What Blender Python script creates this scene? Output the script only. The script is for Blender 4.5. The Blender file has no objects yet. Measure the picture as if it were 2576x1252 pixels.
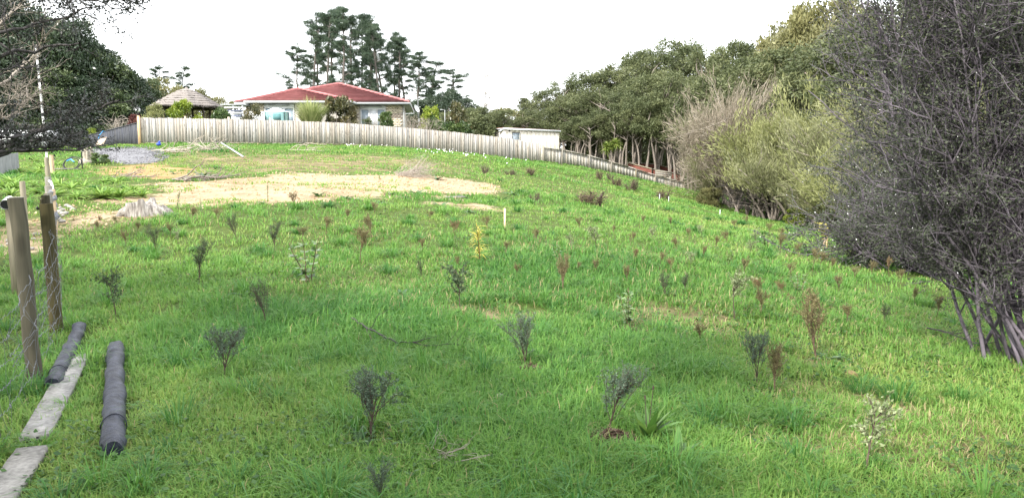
import bpy, math, random
import numpy as np
from mathutils import Vector, Matrix

# ------------------------------------------------------------------ camera
SC = bpy.context.scene
COL = SC.collection
EYE = 1.6
PITCH = math.radians(7.0)
FPX, CX, CY = 1935.0, 1288.0, 626.0          # focal length and centre in the 2576 x 1252 view of the photograph
cam_data = bpy.data.cameras.new("camera")
cam_data.sensor_width = 36.0
cam_data.lens = 36.0 * FPX / 2576.0
cam_data.clip_start = 0.05
cam_data.clip_end = 3000.0
cam = bpy.data.objects.new("camera", cam_data)
cam.location = (0, 0, EYE)
cam.rotation_euler = (math.radians(90) - PITCH, 0, 0)
COL.objects.link(cam)
SC.camera = cam

# ------------------------------------------------------------------ sky, sun, exposure
SUN_DIR = Vector((-0.46, -0.62, 0.62)).normalized()      # towards the sun: behind and to the left
SUN_EL = math.asin(SUN_DIR.z)
SUN_AZ = math.atan2(SUN_DIR.x, SUN_DIR.y)
world = bpy.data.worlds.new("World")
SC.world = world
world.use_nodes = True
wn, wl = world.node_tree.nodes, world.node_tree.links
wn.clear()
w_out = wn.new("ShaderNodeOutputWorld")
w_sky = wn.new("ShaderNodeTexSky")
w_sky.sky_type = 'NISHITA'
w_sky.sun_disc = False
w_sky.sun_elevation = SUN_EL
w_sky.sun_rotation = SUN_AZ
w_bg = wn.new("ShaderNodeBackground")
w_bg.inputs[1].default_value = 0.12
w_cloud = wn.new("ShaderNodeBackground")                 # thin bright cloud over most of the sky
w_cloud.inputs[0].default_value = (0.97, 0.985, 1.0, 1)
w_cloud.inputs[1].default_value = 1.3
w_noise = wn.new("ShaderNodeTexNoise")
w_noise.inputs["Scale"].default_value = 2.2
w_noise.inputs["Detail"].default_value = 5.0
w_map = wn.new("ShaderNodeMapRange")
w_map.inputs[1].default_value = 0.25
w_map.inputs[2].default_value = 0.75
w_map.inputs[3].default_value = 0.80
w_map.inputs[4].default_value = 0.97
w_tc = wn.new("ShaderNodeTexCoord")
w_mix = wn.new("ShaderNodeMixShader")
wl.new(w_tc.outputs["Generated"], w_noise.inputs["Vector"])
wl.new(w_noise.outputs[0], w_map.inputs[0])
wl.new(w_sky.outputs[0], w_bg.inputs[0])
wl.new(w_map.outputs[0], w_mix.inputs[0])
wl.new(w_bg.outputs[0], w_mix.inputs[1])
wl.new(w_cloud.outputs[0], w_mix.inputs[2])
wl.new(w_mix.outputs[0], w_out.inputs[0])

sun_data = bpy.data.lights.new("sun", 'SUN')
sun_data.energy = 2.9
sun_data.angle = math.radians(1.2)
sun_data.color = (1.0, 0.95, 0.87)
sun = bpy.data.objects.new("sun", sun_data)
sun.rotation_euler = SUN_DIR.to_track_quat('Z', 'Y').to_euler()
sun.location = (-20, -14, 30)
COL.objects.link(sun)

SC.view_settings.view_transform = 'Standard'
SC.view_settings.look = 'None'
SC.view_settings.gamma = 1.0
SC.view_settings.exposure = 1.38
SC.view_settings.use_curve_mapping = False
SC.render.film_transparent = False
SC.cycles.max_bounces = 6
SC.cycles.diffuse_bounces = 3
SC.cycles.glossy_bounces = 2
SC.cycles.transmission_bounces = 4
SC.cycles.transparent_max_bounces = 6
SC.cycles.use_denoising = True
SC.cycles.sample_clamp_indirect = 6.0

# ------------------------------------------------------------------ helpers
PI = math.pi
CPI, SPI = math.cos(PITCH), math.sin(PITCH)

def ray(x, y):
    u = (x - CX) / FPX
    v = (CY - y) / FPX
    return np.array([u, CPI + v * SPI, -SPI + v * CPI])

def at(x, y, Y):
    """the point seen at (x, y) that is Y metres in front of the camera"""
    d = ray(x, y)
    t = Y / d[1]
    return Vector((d[0] * t, d[1] * t, EYE + d[2] * t))

def unit(a):
    n = np.linalg.norm(a, axis=-1, keepdims=True)
    return a / np.maximum(n, 1e-9)

def rnd_dirs(rng, n):
    return unit(rng.normal(size=(n, 3)))

def perp(d):
    """two unit vectors square to each row of d"""
    d = unit(np.asarray(d, float))
    h = np.where(np.abs(d[:, 2:3]) < 0.9, np.array([[0, 0, 1.0]]), np.array([[1.0, 0, 0]]))
    a = unit(np.cross(d, h))
    return a, np.cross(d, a)

class MB:
    """collects shapes and links them as ONE mesh object"""
    def __init__(s):
        s.v, s.f, s.n = [], [], 0
        s.tint = []
    def add(s, v, f, tint=None):
        v = np.asarray(v, float).reshape(-1, 3)
        f = np.asarray(f, np.int64)
        s.v.append(v)
        s.f.append(f + s.n)
        s.n += len(v)
        t = np.full(len(v), 0.5) if tint is None else np.broadcast_to(np.asarray(tint, float), (len(v),))
        s.tint.append(np.array(t))
        return s
    def box(s, c, size, rot=None, tint=None, jit=0.0, rng=None):
        a = np.array([[-1,-1,-1],[1,-1,-1],[1,1,-1],[-1,1,-1],[-1,-1,1],[1,-1,1],[1,1,1],[-1,1,1]], float) * 0.5
        a = a * np.array(size, float)
        if jit and rng is not None:
            a = a + rng.uniform(-jit, jit, a.shape)
        if rot is not None:
            a = a @ np.array(rot.to_3x3()).T
        a = a + np.array(c, float)
        return s.add(a, [[0,3,2,1],[4,5,6,7],[0,1,5,4],[1,2,6,5],[2,3,7,6],[3,0,4,7]], tint)
    def beam(s, p, q, w, h, up=(0,0,1), tint=None):
        """square bar from p to q"""
        p, q = Vector(p), Vector(q)
        d = q - p
        y = d.normalized()
        x = y.cross(Vector(up))
        if x.length < 1e-4: x = Vector((1,0,0))
        x.normalize()
        z = x.cross(y)
        m = Matrix((x, y, z)).transposed()
        return s.box((p + q) / 2, (w, d.length, h), m, tint)
    def tube(s, pts, rad, k=8, cap=True, tint=None):
        P = np.array([tuple(p) for p in pts], float)
        n = len(P)
        R = np.broadcast_to(np.asarray(rad, float), (n,))
        T = np.gradient(P, axis=0)
        T = unit(T)
        a, b = perp(T)
        for i in range(1, n):                       # keep the frame from twisting
            ai = a[i-1] - T[i] * np.dot(a[i-1], T[i])
            a[i] = ai / max(np.linalg.norm(ai), 1e-9)
            b[i] = np.cross(T[i], a[i])
        th = np.arange(k) * 2 * PI / k
        V = P[:,None,:] + R[:,None,None] * (np.cos(th)[None,:,None] * a[:,None,:] + np.sin(th)[None,:,None] * b[:,None,:])
        i = np.arange(n-1)[:,None] * k
        j = np.arange(k)[None,:]
        jn = (j + 1) % k
        F = np.stack([i+j, i+jn, i+k+jn, i+k+j], -1).reshape(-1, 4)
        s.add(V.reshape(-1,3), F, tint)
        if cap:
            base = s.n - n*k
            for off, c, flip in ((0, P[0], True), ((n-1)*k, P[-1], False)):
                ring = V.reshape(-1,3)[off:off+k]
                vv = np.vstack([ring, c[None]])
                ff = [[(m+1) % k, m, k] if flip else [m, (m+1) % k, k] for m in range(k)]
                s.add(vv, ff, tint)
        return s
    def segs(s, P0, P1, R0, R1, k=3, tint=None):
        """many tapered twigs at once"""
        P0, P1 = np.asarray(P0, float), np.asarray(P1, float)
        N = len(P0)
        if N == 0: return s
        a, b = perp(P1 - P0)
        th = np.arange(k) * 2 * PI / k
        c, sn = np.cos(th)[None,:,None], np.sin(th)[None,:,None]
        o = c * a[:,None,:] + sn * b[:,None,:]
        R0 = np.broadcast_to(np.asarray(R0, float), (N,))[:,None,None]
        R1 = np.broadcast_to(np.asarray(R1, float), (N,))[:,None,None]
        V = np.concatenate([P0[:,None,:] + R0*o, P1[:,None,:] + R1*o], 1)
        i = (np.arange(N) * 2 * k)[:,None]
        j = np.arange(k)[None,:]
        jn = (j+1) % k
        F = np.stack([i+j, i+jn, i+k+jn, i+k+j], -1).reshape(-1,4)
        t = None if tint is None else np.repeat(np.broadcast_to(tint, (N,)), 2*k)
        return s.add(V.reshape(-1,3), F, t)
    def leaves(s, C, A, B, tint=None):
        """pointed leaves: centre C, half length A, half width B (arrays n x 3)"""
        C, A, B = np.asarray(C,float), np.asarray(A,float), np.asarray(B,float)
        N = len(C)
        V = np.stack([C - A, C + B - A*0.1, C + A, C - B - A*0.1], 1).reshape(-1,3)
        F = (np.arange(N)*4)[:,None] + np.arange(4)[None,:]
        t = None if tint is None else np.repeat(np.broadcast_to(tint, (N,)), 4)
        return s.add(V, F, t)
    def blades(s, P, Dr, L, W, bend, tint=None):
        """grass-like blades from P along Dr, length L, width W, drooping by bend"""
        N = len(P)
        Dr = unit(Dr)
        h = np.array([[0,0,1.0]])
        side = np.cross(Dr, h)
        bad = np.linalg.norm(side, axis=1) < 1e-3
        side[bad] = [1,0,0]
        side = unit(side)
        out = Dr.copy(); out[:,2] = 0
        L = np.asarray(L)[:,None]; W = np.asarray(W)[:,None]; bend = np.asarray(bend)[:,None]
        m = P + Dr*L*0.55
        q = P + Dr*L*0.95 + unit(out + 1e-6)*L*bend*0.5 - h*L*bend*0.45
        V = np.stack([P - side*W*0.5, P + side*W*0.5, m + side*W*0.45, m - side*W*0.45, q], 1).reshape(-1,3)
        i = (np.arange(N)*5)[:,None]
        t = None if tint is None else np.repeat(np.broadcast_to(tint,(N,)), 5)
        F4 = i + np.array([[0,1,2,3]])
        s.add(V, F4, t)
        s.f.append(i + np.array([[3,2,4]]) + s.n - N*5)
        return s
    def mesh(s, name, mat=None, smooth=False):
        me = bpy.data.meshes.new(name)
        V = np.vstack(s.v)
        nl = sum(f.size for f in s.f)
        nf = sum(len(f) for f in s.f)
        me.vertices.add(len(V))
        me.vertices.foreach_set("co", V.astype(np.float32).ravel())
        me.loops.add(nl)
        me.loops.foreach_set("vertex_index", np.concatenate([f.ravel() for f in s.f]).astype(np.int32))
        me.polygons.add(nf)
        sz = np.concatenate([np.full(len(f), f.shape[1]) for f in s.f])
        st = np.concatenate([[0], np.cumsum(sz)[:-1]])
        me.polygons.foreach_set("loop_start", st.astype(np.int32))
        if smooth:
            me.polygons.foreach_set("use_smooth", np.ones(nf, bool))
        at_ = me.attributes.new("tint", 'FLOAT', 'POINT')
        at_.data.foreach_set("value", np.concatenate(s.tint).astype(np.float32))
        me.update(calc_edges=True)
        if mat is not None: me.materials.append(mat)
        return me
    def build(s, name, mat, parent=None, smooth=False, **kw):
        return link(name, s.mesh(name, mat, smooth), parent, **kw)

def link(name, me, parent=None, loc=None, rotz=None, scale=None):
    o = bpy.data.objects.new(name, me)
    COL.objects.link(o)
    if parent is not None: o.parent = parent
    if loc is not None: o.location = loc
    if rotz is not None: o.rotation_euler = (0, 0, rotz)
    if scale is not None: o.scale = scale if hasattr(scale, '__len__') else (scale,)*3
    return o

def tag(o, label=None, cat=None, group=None, kind=None):
    if label: o["label"] = label
    if cat: o["category"] = cat
    if group: o["group"] = group
    if kind: o["kind"] = kind
    return o

def thing(name, label, cat, loc=(0,0,0), rotz=0.0, group=None, scale=1.0):
    o = bpy.data.objects.new(name, None)
    o.empty_display_size = 0.2
    COL.objects.link(o)
    o.location = loc
    o.rotation_euler = (0, 0, rotz)
    o.scale = scale if hasattr(scale, '__len__') else (scale,)*3
    return tag(o, label, cat, group)

def rot_to(d, up=(0,0,1)):
    return Vector(d).to_track_quat('Y', 'Z').to_matrix()

# ------------------------------------------------------------------ materials
def new_mat(name):
    m = bpy.data.materials.new(name)
    m.use_nodes = True
    m.node_tree.nodes.clear()
    return m, m.node_tree.nodes, m.node_tree.links

def rgb(c): return (c[0], c[1], c[2], 1.0)

def leaf_mat(name, dark, mid, light, transl=0.28, rough=0.55, spec=0.3, attr="tint"):
    m, N, L = new_mat(name)
    out = N.new("ShaderNodeOutputMaterial")
    at_ = N.new("ShaderNodeAttribute"); at_.attribute_name = attr
    rp = N.new("ShaderNodeValToRGB")
    e = rp.color_ramp.elements
    e[0].position, e[0].color = 0.0, rgb(dark)
    e[1].position, e[1].color = 1.0, rgb(light)
    k = e.new(0.5); k.color = rgb(mid)
    L.new(at_.outputs["Fac"], rp.inputs[0])
    pb = N.new("ShaderNodeBsdfPrincipled")
    pb.inputs["Roughness"].default_value = rough
    pb.inputs["Specular IOR Level"].default_value = spec
    tr = N.new("ShaderNodeBsdfTranslucent")
    mx = N.new("ShaderNodeMixShader"); mx.inputs[0].default_value = transl
    L.new(rp.outputs[0], pb.inputs["Base Color"])
    L.new(rp.outputs[0], tr.inputs[0])
    L.new(pb.outputs[0], mx.inputs[1]); L.new(tr.outputs[0], mx.inputs[2])
    L.new(mx.outputs[0], out.inputs[0])
    return m

def noise_mat(name, c1, c2, scale=6.0, detail=6.0, rough=0.85, stretch=(1,1,1), bump=0.3, c3=None, rand=0.0, spec=0.2, metal=0.0, bscale=None):
    """two or three tone noise material in object space, with a per-object shift of tone"""
    m, N, L = new_mat(name)
    out = N.new("ShaderNodeOutputMaterial")
    tc = N.new("ShaderNodeTexCoord")
    mp = N.new("ShaderNodeMapping"); mp.inputs["Scale"].default_value = stretch
    oi = N.new("ShaderNodeObjectInfo")
    ad = N.new("ShaderNodeVectorMath"); ad.operation = 'ADD'
    ml = N.new("ShaderNodeMath"); ml.operation = 'MULTIPLY'; ml.inputs[1].default_value = 37.0
    L.new(oi.outputs["Random"], ml.inputs[0])
    L.new(tc.outputs["Object"], mp.inputs[0])
    L.new(mp.outputs[0], ad.inputs[0]); L.new(ml.outputs[0], ad.inputs[1])
    ns = N.new("ShaderNodeTexNoise")
    ns.inputs["Scale"].default_value = scale; ns.inputs["Detail"].default_value = detail
    ns.inputs["Roughness"].default_value = 0.65
    L.new(ad.outputs[0], ns.inputs["Vector"])
    rp = N.new("ShaderNodeValToRGB")
    e = rp.color_ramp.elements
    e[0].position, e[0].color = 0.30, rgb(c1)
    e[1].position, e[1].color = 0.70, rgb(c2)
    if c3 is not None:
        k = e.new(0.5); k.color = rgb(c3)
    L.new(ns.outputs[0], rp.inputs[0])
    pb = N.new("ShaderNodeBsdfPrincipled")
    pb.inputs["Roughness"].default_value = rough
    pb.inputs["Specular IOR Level"].default_value = spec
    pb.inputs["Metallic"].default_value = metal
    if rand:
        hs = N.new("ShaderNodeHueSaturation")
        mr = N.new("ShaderNodeMapRange")
        mr.inputs[3].default_value = 1 - rand; mr.inputs[4].default_value = 1 + rand
        L.new(oi.outputs["Random"], mr.inputs[0])
        L.new(mr.outputs[0], hs.inputs["Value"])
        L.new(rp.outputs[0], hs.inputs["Color"])
        L.new(hs.outputs[0], pb.inputs["Base Color"])
    else:
        L.new(rp.outputs[0], pb.inputs["Base Color"])
    if bump:
        bp = N.new("ShaderNodeBump"); bp.inputs["Strength"].default_value = bump
        bp.inputs["Distance"].default_value = 0.02
        if bscale:
            n2 = N.new("ShaderNodeTexNoise"); n2.inputs["Scale"].default_value = bscale; n2.inputs["Detail"].default_value = 4
            L.new(ad.outputs[0], n2.inputs["Vector"]); L.new(n2.outputs[0], bp.inputs["Height"])
        else:
            L.new(ns.outputs[0], bp.inputs["Height"])
        L.new(bp.outputs[0], pb.inputs["Normal"])
    L.new(pb.outputs[0], out.inputs[0])
    return m

def plain_mat(name, c, rough=0.5, spec=0.3, metal=0.0, var=0.12, scale=3.0):
    return noise_mat(name, [x*(1-var) for x in c], [min(1, x*(1+var)) for x in c], scale=scale, rough=rough, spec=spec, metal=metal, bump=0.05)

# ------------------------------------------------------------------ terrain
def vnoise(x, y, scale, seed=0):
    """smooth value noise in 0..1"""
    x = np.asarray(x, float) / scale + 1000.5 + seed * 17.3
    y = np.asarray(y, float) / scale + 2000.5 + seed * 31.7
    xi, yi = np.floor(x).astype(np.int64), np.floor(y).astype(np.int64)
    fx, fy = x - xi, y - yi
    fx, fy = fx*fx*(3-2*fx), fy*fy*(3-2*fy)
    def h(a, b):
        n = (a * 374761393 + b * 668265263 + seed * 69069) & 0xFFFFFFFF
        n = ((n ^ (n >> 13)) * 1274126177) & 0xFFFFFFFF
        return ((n ^ (n >> 16)) & 0xFFFF) / 65535.0
    return (h(xi,yi)*(1-fx) + h(xi+1,yi)*fx)*(1-fy) + (h(xi,yi+1)*(1-fx) + h(xi+1,yi+1)*fx)*fy

def fbm(x, y, scale, seed=0, o=3):
    t, a, w = 0, 1.0, 0
    for i in range(o):
        t = t + a*vnoise(x, y, scale/2**i, seed+i*7); w += a; a *= 0.55
    return t / w

FENCE_A = Vector((-21.5, 45.0, 0)); FENCE_B = Vector((2.15, 58.0, 0)); FENCE_C = Vector((14.8, 66.5, 0))
ctrl = [(0,0,0),(-3,2,0),(3,2,-.1),(0,-8,-.4),(-9,-4,-.1),(9,-4,-.9),(-3.37,5.3,0),(-4.17,6.92,.02),(5.2,7,-.38),(2.25,5.2,-.07),
        (-7.8,12,.25),(-13,10,.1),(-30,-15,-.6),(30,-15,-2.5),(0,3.5,0),(-1,8,.17)]
for x, y, Y in [(370,540,14),(620,515,15.5),(650,435,24),(300,388,36),(100,440,26),(1270,575,13.6),(1500,440,40),(1500,520,22),(1750,520,38),
                (1640,600,13),(1900,640,14),(2050,583,31),(2220,628,22),(1850,537,43),(2330,720,13),(950,450,24),(1000,372,52.3),
                (365,364,45),(650,364,47.8),(1272,397,56.8),(1360,406,58),(1480,424,60.5),(1600,450,63.5),(1715,484,66.5),(30,440,24)]:
    p = at(x, y, Y); ctrl.append((p.x, p.y, p.z))
ctrl += [(-18,60,2.7),(-8,66,2.5),(0,70,1.4),(10,78,.2),(24,70,-1.6),(22,45,-2.3),(20,25,-2.2),(14,12,-1.4),(-40,50,1.5),(-45,30,.6),(-30,75,2.6),
         (-20,95,2.8),(15,100,.5),(40,90,-1.5),(40,40,-3)]
ctrl = np.array(ctrl, float)
def _tps(r2): return 0.5 * r2 * np.log(r2 + 1e-9)
_n = len(ctrl)
_d2 = ((ctrl[:,None,:2] - ctrl[None,:,:2])**2).sum(-1)
_A = np.zeros((_n+3, _n+3))
_A[:_n,:_n] = _tps(_d2) + np.eye(_n)*4.0
_A[:_n,_n] = 1; _A[:_n,_n+1:] = ctrl[:,:2]; _A[_n,:_n] = 1; _A[_n+1:,:_n] = ctrl[:,:2].T
_w = np.linalg.solve(_A, np.concatenate([ctrl[:,2], np.zeros(3)]))
def hz(x, y):
    x, y = np.asarray(x, float), np.asarray(y, float)
    sh = x.shape
    x, y = x.ravel(), y.ravel()
    xc, yc = np.clip(x, -50, 48), np.clip(y, -22, 105)
    z = np.empty(len(x))
    for i in range(0, len(x), 20000):
        a, b = xc[i:i+20000], yc[i:i+20000]
        r2 = (a[:,None]-ctrl[None,:,0])**2 + (b[:,None]-ctrl[None,:,1])**2
        z[i:i+20000] = _tps(r2) @ _w[:_n] + _w[_n] + _w[_n+1]*a + _w[_n+2]*b
    z += (vnoise(x, y, 3.1, 3)-.5)*.10 + (vnoise(x, y, 1.2, 5)-.5)*.05
    return z.reshape(sh)
def hz1(x, y): return float(hz(np.array([x]), np.array([y]))[0])
def on(x, y): return Vector((x, y, hz1(x, y)))
_T = np.geomspace(1.5, 160, 500)
def G(x, y):
    """the point of the ground seen at (x, y)"""
    d = ray(x, y)
    f = lambda t: EYE + d[2]*t - hz(d[0]*t, d[1]*t)
    v = f(_T)
    i = np.argmax(v < 0)
    if not (v < 0).any(): i = len(_T)-1
    a, b = _T[max(i-1,0)], _T[i]
    for _ in range(12):
        m = (a+b)/2
        if f(np.array([m]))[0] < 0: b = m
        else: a = m
    t = (a+b)/2
    return Vector((d[0]*t, d[1]*t, hz1(d[0]*t, d[1]*t)))
def poly_world(pts): return np.array([tuple(G(*p))[:2] for p in pts])
def poly_sd(px, py, poly):
    """signed distance, positive inside"""
    px, py = np.asarray(px,float), np.asarray(py,float)
    ins = np.zeros(px.shape, bool); best = np.full(px.shape, 1e9)
    n = len(poly)
    for i in range(n):
        x0,y0 = poly[i]; x1,y1 = poly[(i+1)%n]
        c = ((y0 > py) != (y1 > py)) & (px < (x1-x0)*(py-y0)/((y1-y0) if abs(y1-y0) > 1e-9 else 1e-9) + x0)
        ins ^= c
        ex, ey = x1-x0, y1-y0
        t = np.clip(((px-x0)*ex + (py-y0)*ey)/(ex*ex+ey*ey+1e-12), 0, 1)
        best = np.minimum(best, np.hypot(px-x0-t*ex, py-y0-t*ey))
    return np.where(ins, best, -best)

# ------------------------------------------------------------------ what the ground is made of
EARTH = poly_world([(165,528),(235,497),(300,480),(380,459),(480,455),(540,447),(640,441),(760,434),(870,442),(960,439),(1030,435),(1150,450),(1235,463),
                    (1262,476),(1235,488),(1130,486),(1040,488),(960,496),(870,500),(800,506),(740,511),(640,509),(560,514),(470,520),(430,517),(330,520),(290,548),(230,562),(150,595),(120,575)])
CLAY = poly_world([(285,419),(380,411),(490,424),(500,440),(470,449),(420,450),(330,446),(255,437),(238,429)])
THIN = poly_world([(380,378),(520,382),(760,384),(1000,392),(1120,408),(1210,428),(1200,446),(1030,434),(870,440),(650,438),(510,445),(490,422),(400,408)])
SPOTS = [(1195,519,60,9),(1130,500,60,6),(1105,512,50,6),(1240,527,40,5),(690,505,60,8),(60,610,80,16),(95,560,60,8)]
SOILSP = [(1540,1112,70,16),(1585,832,45,9),(1330,935,40,8),(1940,1000,60,16),(1145,775,60,10),(1690,790,70,10),(2230,1030,90,25),(600,965,40,9),(2050,915,40,10),(935,1110,60,12)]
DRYSP = [(2300,1060,260,60),(2050,985,150,30),(1720,800,200,35),(2150,1120,260,50),(1800,820,150,25),(1250,790,120,18),(2400,1150,200,80),(120,565,120,25),(250,555,160,20),(330,540,120,14)]
GRAVEL = poly_world([(228,377),(290,373.5),(368,371.5),(392,384),(406,398),(383,409),(320,413),(274,407),(258,392)])

def spot_field(x, y, spots):
    e = np.zeros(np.shape(x))
    for sx, sy, rx, ry in spots:
        c = G(sx, sy); a = G(sx, sy+ry); b = G(sx, sy-ry)
        l = max(0.12, (b.y - a.y)/2); w = max(0.1, rx/FPX*c.y)
        e = np.maximum(e, np.clip(1.25 - ((np.asarray(x)-c.x)/w)**2*.6 - ((np.asarray(y)-c.y)/l)**2*.6, 0, 1))
    return e

def masks(x, y):
    e = np.clip(.5 + poly_sd(x, y, EARTH)/2.2, 0, 1)
    # old tyre tracks: strips of grass run along the left end of the bare strip
    strip = (vnoise(np.asarray(x)*.25 + np.asarray(y)*.18, np.asarray(y) - np.asarray(x)*.55, .9, 11) - .5)
    left = np.clip((-4.0 - np.asarray(x))/5, 0, 1)
    e = np.clip(e - np.clip(strip, 0, 1)*left*1.5, 0, 1)
    # the stony slope beyond the wire fence
    st = np.clip(1 - (((np.asarray(x)+8.2)/2.6)**2 + ((np.asarray(y)-11.2)/2.4)**2), 0, 1)*.75
    e = np.maximum(e, st)
    e = np.maximum(e, spot_field(x, y, SPOTS)*.62)
    c = np.clip(.5 + poly_sd(x, y, CLAY)/3.0, 0, 1)
    d = np.clip(.5 + poly_sd(x, y, THIN)/5.0, 0, 1)*.68
    d = np.maximum(d, spot_field(x, y, DRYSP)*.6)
    d = np.maximum(d, spot_field(x, y, SOILSP)*.95)
    d = np.maximum(d, np.clip((fbm(x, y, 5.0, 23)-.58)*3, 0, .35))
    return e, d, c

def axis(lo, hi, step, far):
    a = list(np.arange(lo, hi+1e-6, step))
    s, v, L, R = step, hi, [], []
    while v < far:
        s *= 1.35; v += s; R.append(v)
    s, v = step, lo
    while v > -far:
        s *= 1.35; v -= s; L.append(v)
    return np.array(L[::-1] + a + R)

gx, gy = axis(-40, 34, .34, 900), axis(-8, 84, .34, 1200)
XX, YY = np.meshgrid(gx, gy)
ZZ = hz(XX, YY)
nx, ny = len(gx), len(gy)
gm = MB()
I = (np.arange(ny-1)[:,None]*nx + np.arange(nx-1)[None,:])
gm.add(np.stack([XX,YY,ZZ],-1).reshape(-1,3), np.stack([I,I+1,I+nx+1,I+nx],-1).reshape(-1,4))

def ground_mat():
    m, N, L = new_mat("ground")
    out = N.new("ShaderNodeOutputMaterial")
    at_ = N.new("ShaderNodeAttribute"); at_.attribute_name = "cover"
    sp = N.new("ShaderNodeSeparateColor"); L.new(at_.outputs["Color"], sp.inputs[0])
    ge = N.new("ShaderNodeNewGeometry")
    def noise(scale, detail=5, rough=.6):
        n = N.new("ShaderNodeTexNoise"); n.inputs["Scale"].default_value = scale
        n.inputs["Detail"].default_value = detail; n.inputs["Roughness"].default_value = rough
        L.new(ge.outputs["Position"], n.inputs["Vector"]); return n.outputs[0]
    def math_(op, a, b):
        n = N.new("ShaderNodeMath"); n.operation = op
        for i, v in enumerate((a, b)):
            if isinstance(v, (int, float)): n.inputs[i].default_value = v
            else: L.new(v, n.inputs[i])
        return n.outputs[0]
    def ramp(f, cols):
        r = N.new("ShaderNodeValToRGB"); e = r.color_ramp.elements
        e[0].position, e[0].color = cols[0][0], rgb(cols[0][1])
        e[1].position, e[1].color = cols[-1][0], rgb(cols[-1][1])
        for p, c in cols[1:-1]:
            k = e.new(p); k.color = rgb(c)
        L.new(f, r.inputs[0]); return r.outputs[0]
    def mix(f, a, b):
        n = N.new("ShaderNodeMix"); n.data_type = 'RGBA'
        L.new(f, n.inputs[0]); L.new(a, n.inputs[6]); L.new(b, n.inputs[7]); return n.outputs[2]
    def step(f, lo, hi):
        n = N.new("ShaderNodeMapRange"); n.interpolation_type = 'SMOOTHSTEP'
        L.new(f, n.inputs[0]); n.inputs[1].default_value = lo; n.inputs[2].default_value = hi; return n.outputs[0]
    nb, nm, nf, nvf = noise(.35), noise(2.2), noise(11, 8, .7), noise(60, 6, .7)
    jit = math_('ADD', math_('MULTIPLY', math_('SUBTRACT', nm, .5), .9), math_('MULTIPLY', math_('SUBTRACT', nf, .5), .8))
    soil = ramp(nf, [(.3,(.035,.05,.014)),(.5,(.07,.10,.025)),(.7,(.13,.17,.045))])
    nlow = noise(.9, 4, .65)
    nmf = math_('ADD', math_('MULTIPLY', nlow, .45), math_('ADD', math_('MULTIPLY', nm, .25), math_('MULTIPLY', nf, .30)))
    dry = ramp(nmf, [(.36,(.055,.065,.022)),(.46,(.13,.115,.055)),(.55,(.22,.175,.10)),(.64,(.33,.25,.15))])
    earth = ramp(math_('ADD', math_('MULTIPLY', nlow, .35), math_('ADD', math_('MULTIPLY', nm, .25), math_('MULTIPLY', nf, .40))), [(.34,(.17,.112,.064)),(.44,(.285,.203,.125)),(.52,(.37,.28,.185)),(.64,(.45,.355,.25))])
    clay = ramp(math_('ADD', math_('MULTIPLY', nm, .5), math_('MULTIPLY', nf, .5)), [(.32,(.20,.12,.05)),(.5,(.33,.215,.10)),(.66,(.42,.30,.16))])
    fd = step(math_('ADD', sp.outputs[1], jit), .35, .65)
    fe = step(math_('ADD', sp.outputs[0], jit), .42, .60)
    fc = step(math_('ADD', sp.outputs[2], jit), .40, .62)
    c = mix(fd, soil, dry); c = mix(fe, c, earth); c = mix(fc, c, clay)
    pb = N.new("ShaderNodeBsdfPrincipled"); pb.inputs["Roughness"].default_value = .95; pb.inputs["Specular IOR Level"].default_value = .1
    L.new(c, pb.inputs["Base Color"])
    bp = N.new("ShaderNodeBump"); bp.inputs["Strength"].default_value = .8; bp.inputs["Distance"].default_value = .06
    L.new(math_('ADD', math_('MULTIPLY', nf, .8), math_('MULTIPLY', nvf, .35)), bp.inputs["Height"])
    L.new(bp.outputs[0], pb.inputs["Normal"])
    L.new(pb.outputs[0], out.inputs[0])
    return m

ground = gm.build("ground", ground_mat(), smooth=True)
tag(ground, kind="structure")
me_, md_, mc_ = masks(XX.ravel(), YY.ravel())
ca = ground.data.color_attributes.new("cover", 'FLOAT_COLOR', 'POINT')
ca.data.foreach_set("color", np.stack([me_, md_, mc_, np.ones_like(me_)], -1).astype(np.float32).ravel())

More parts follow.
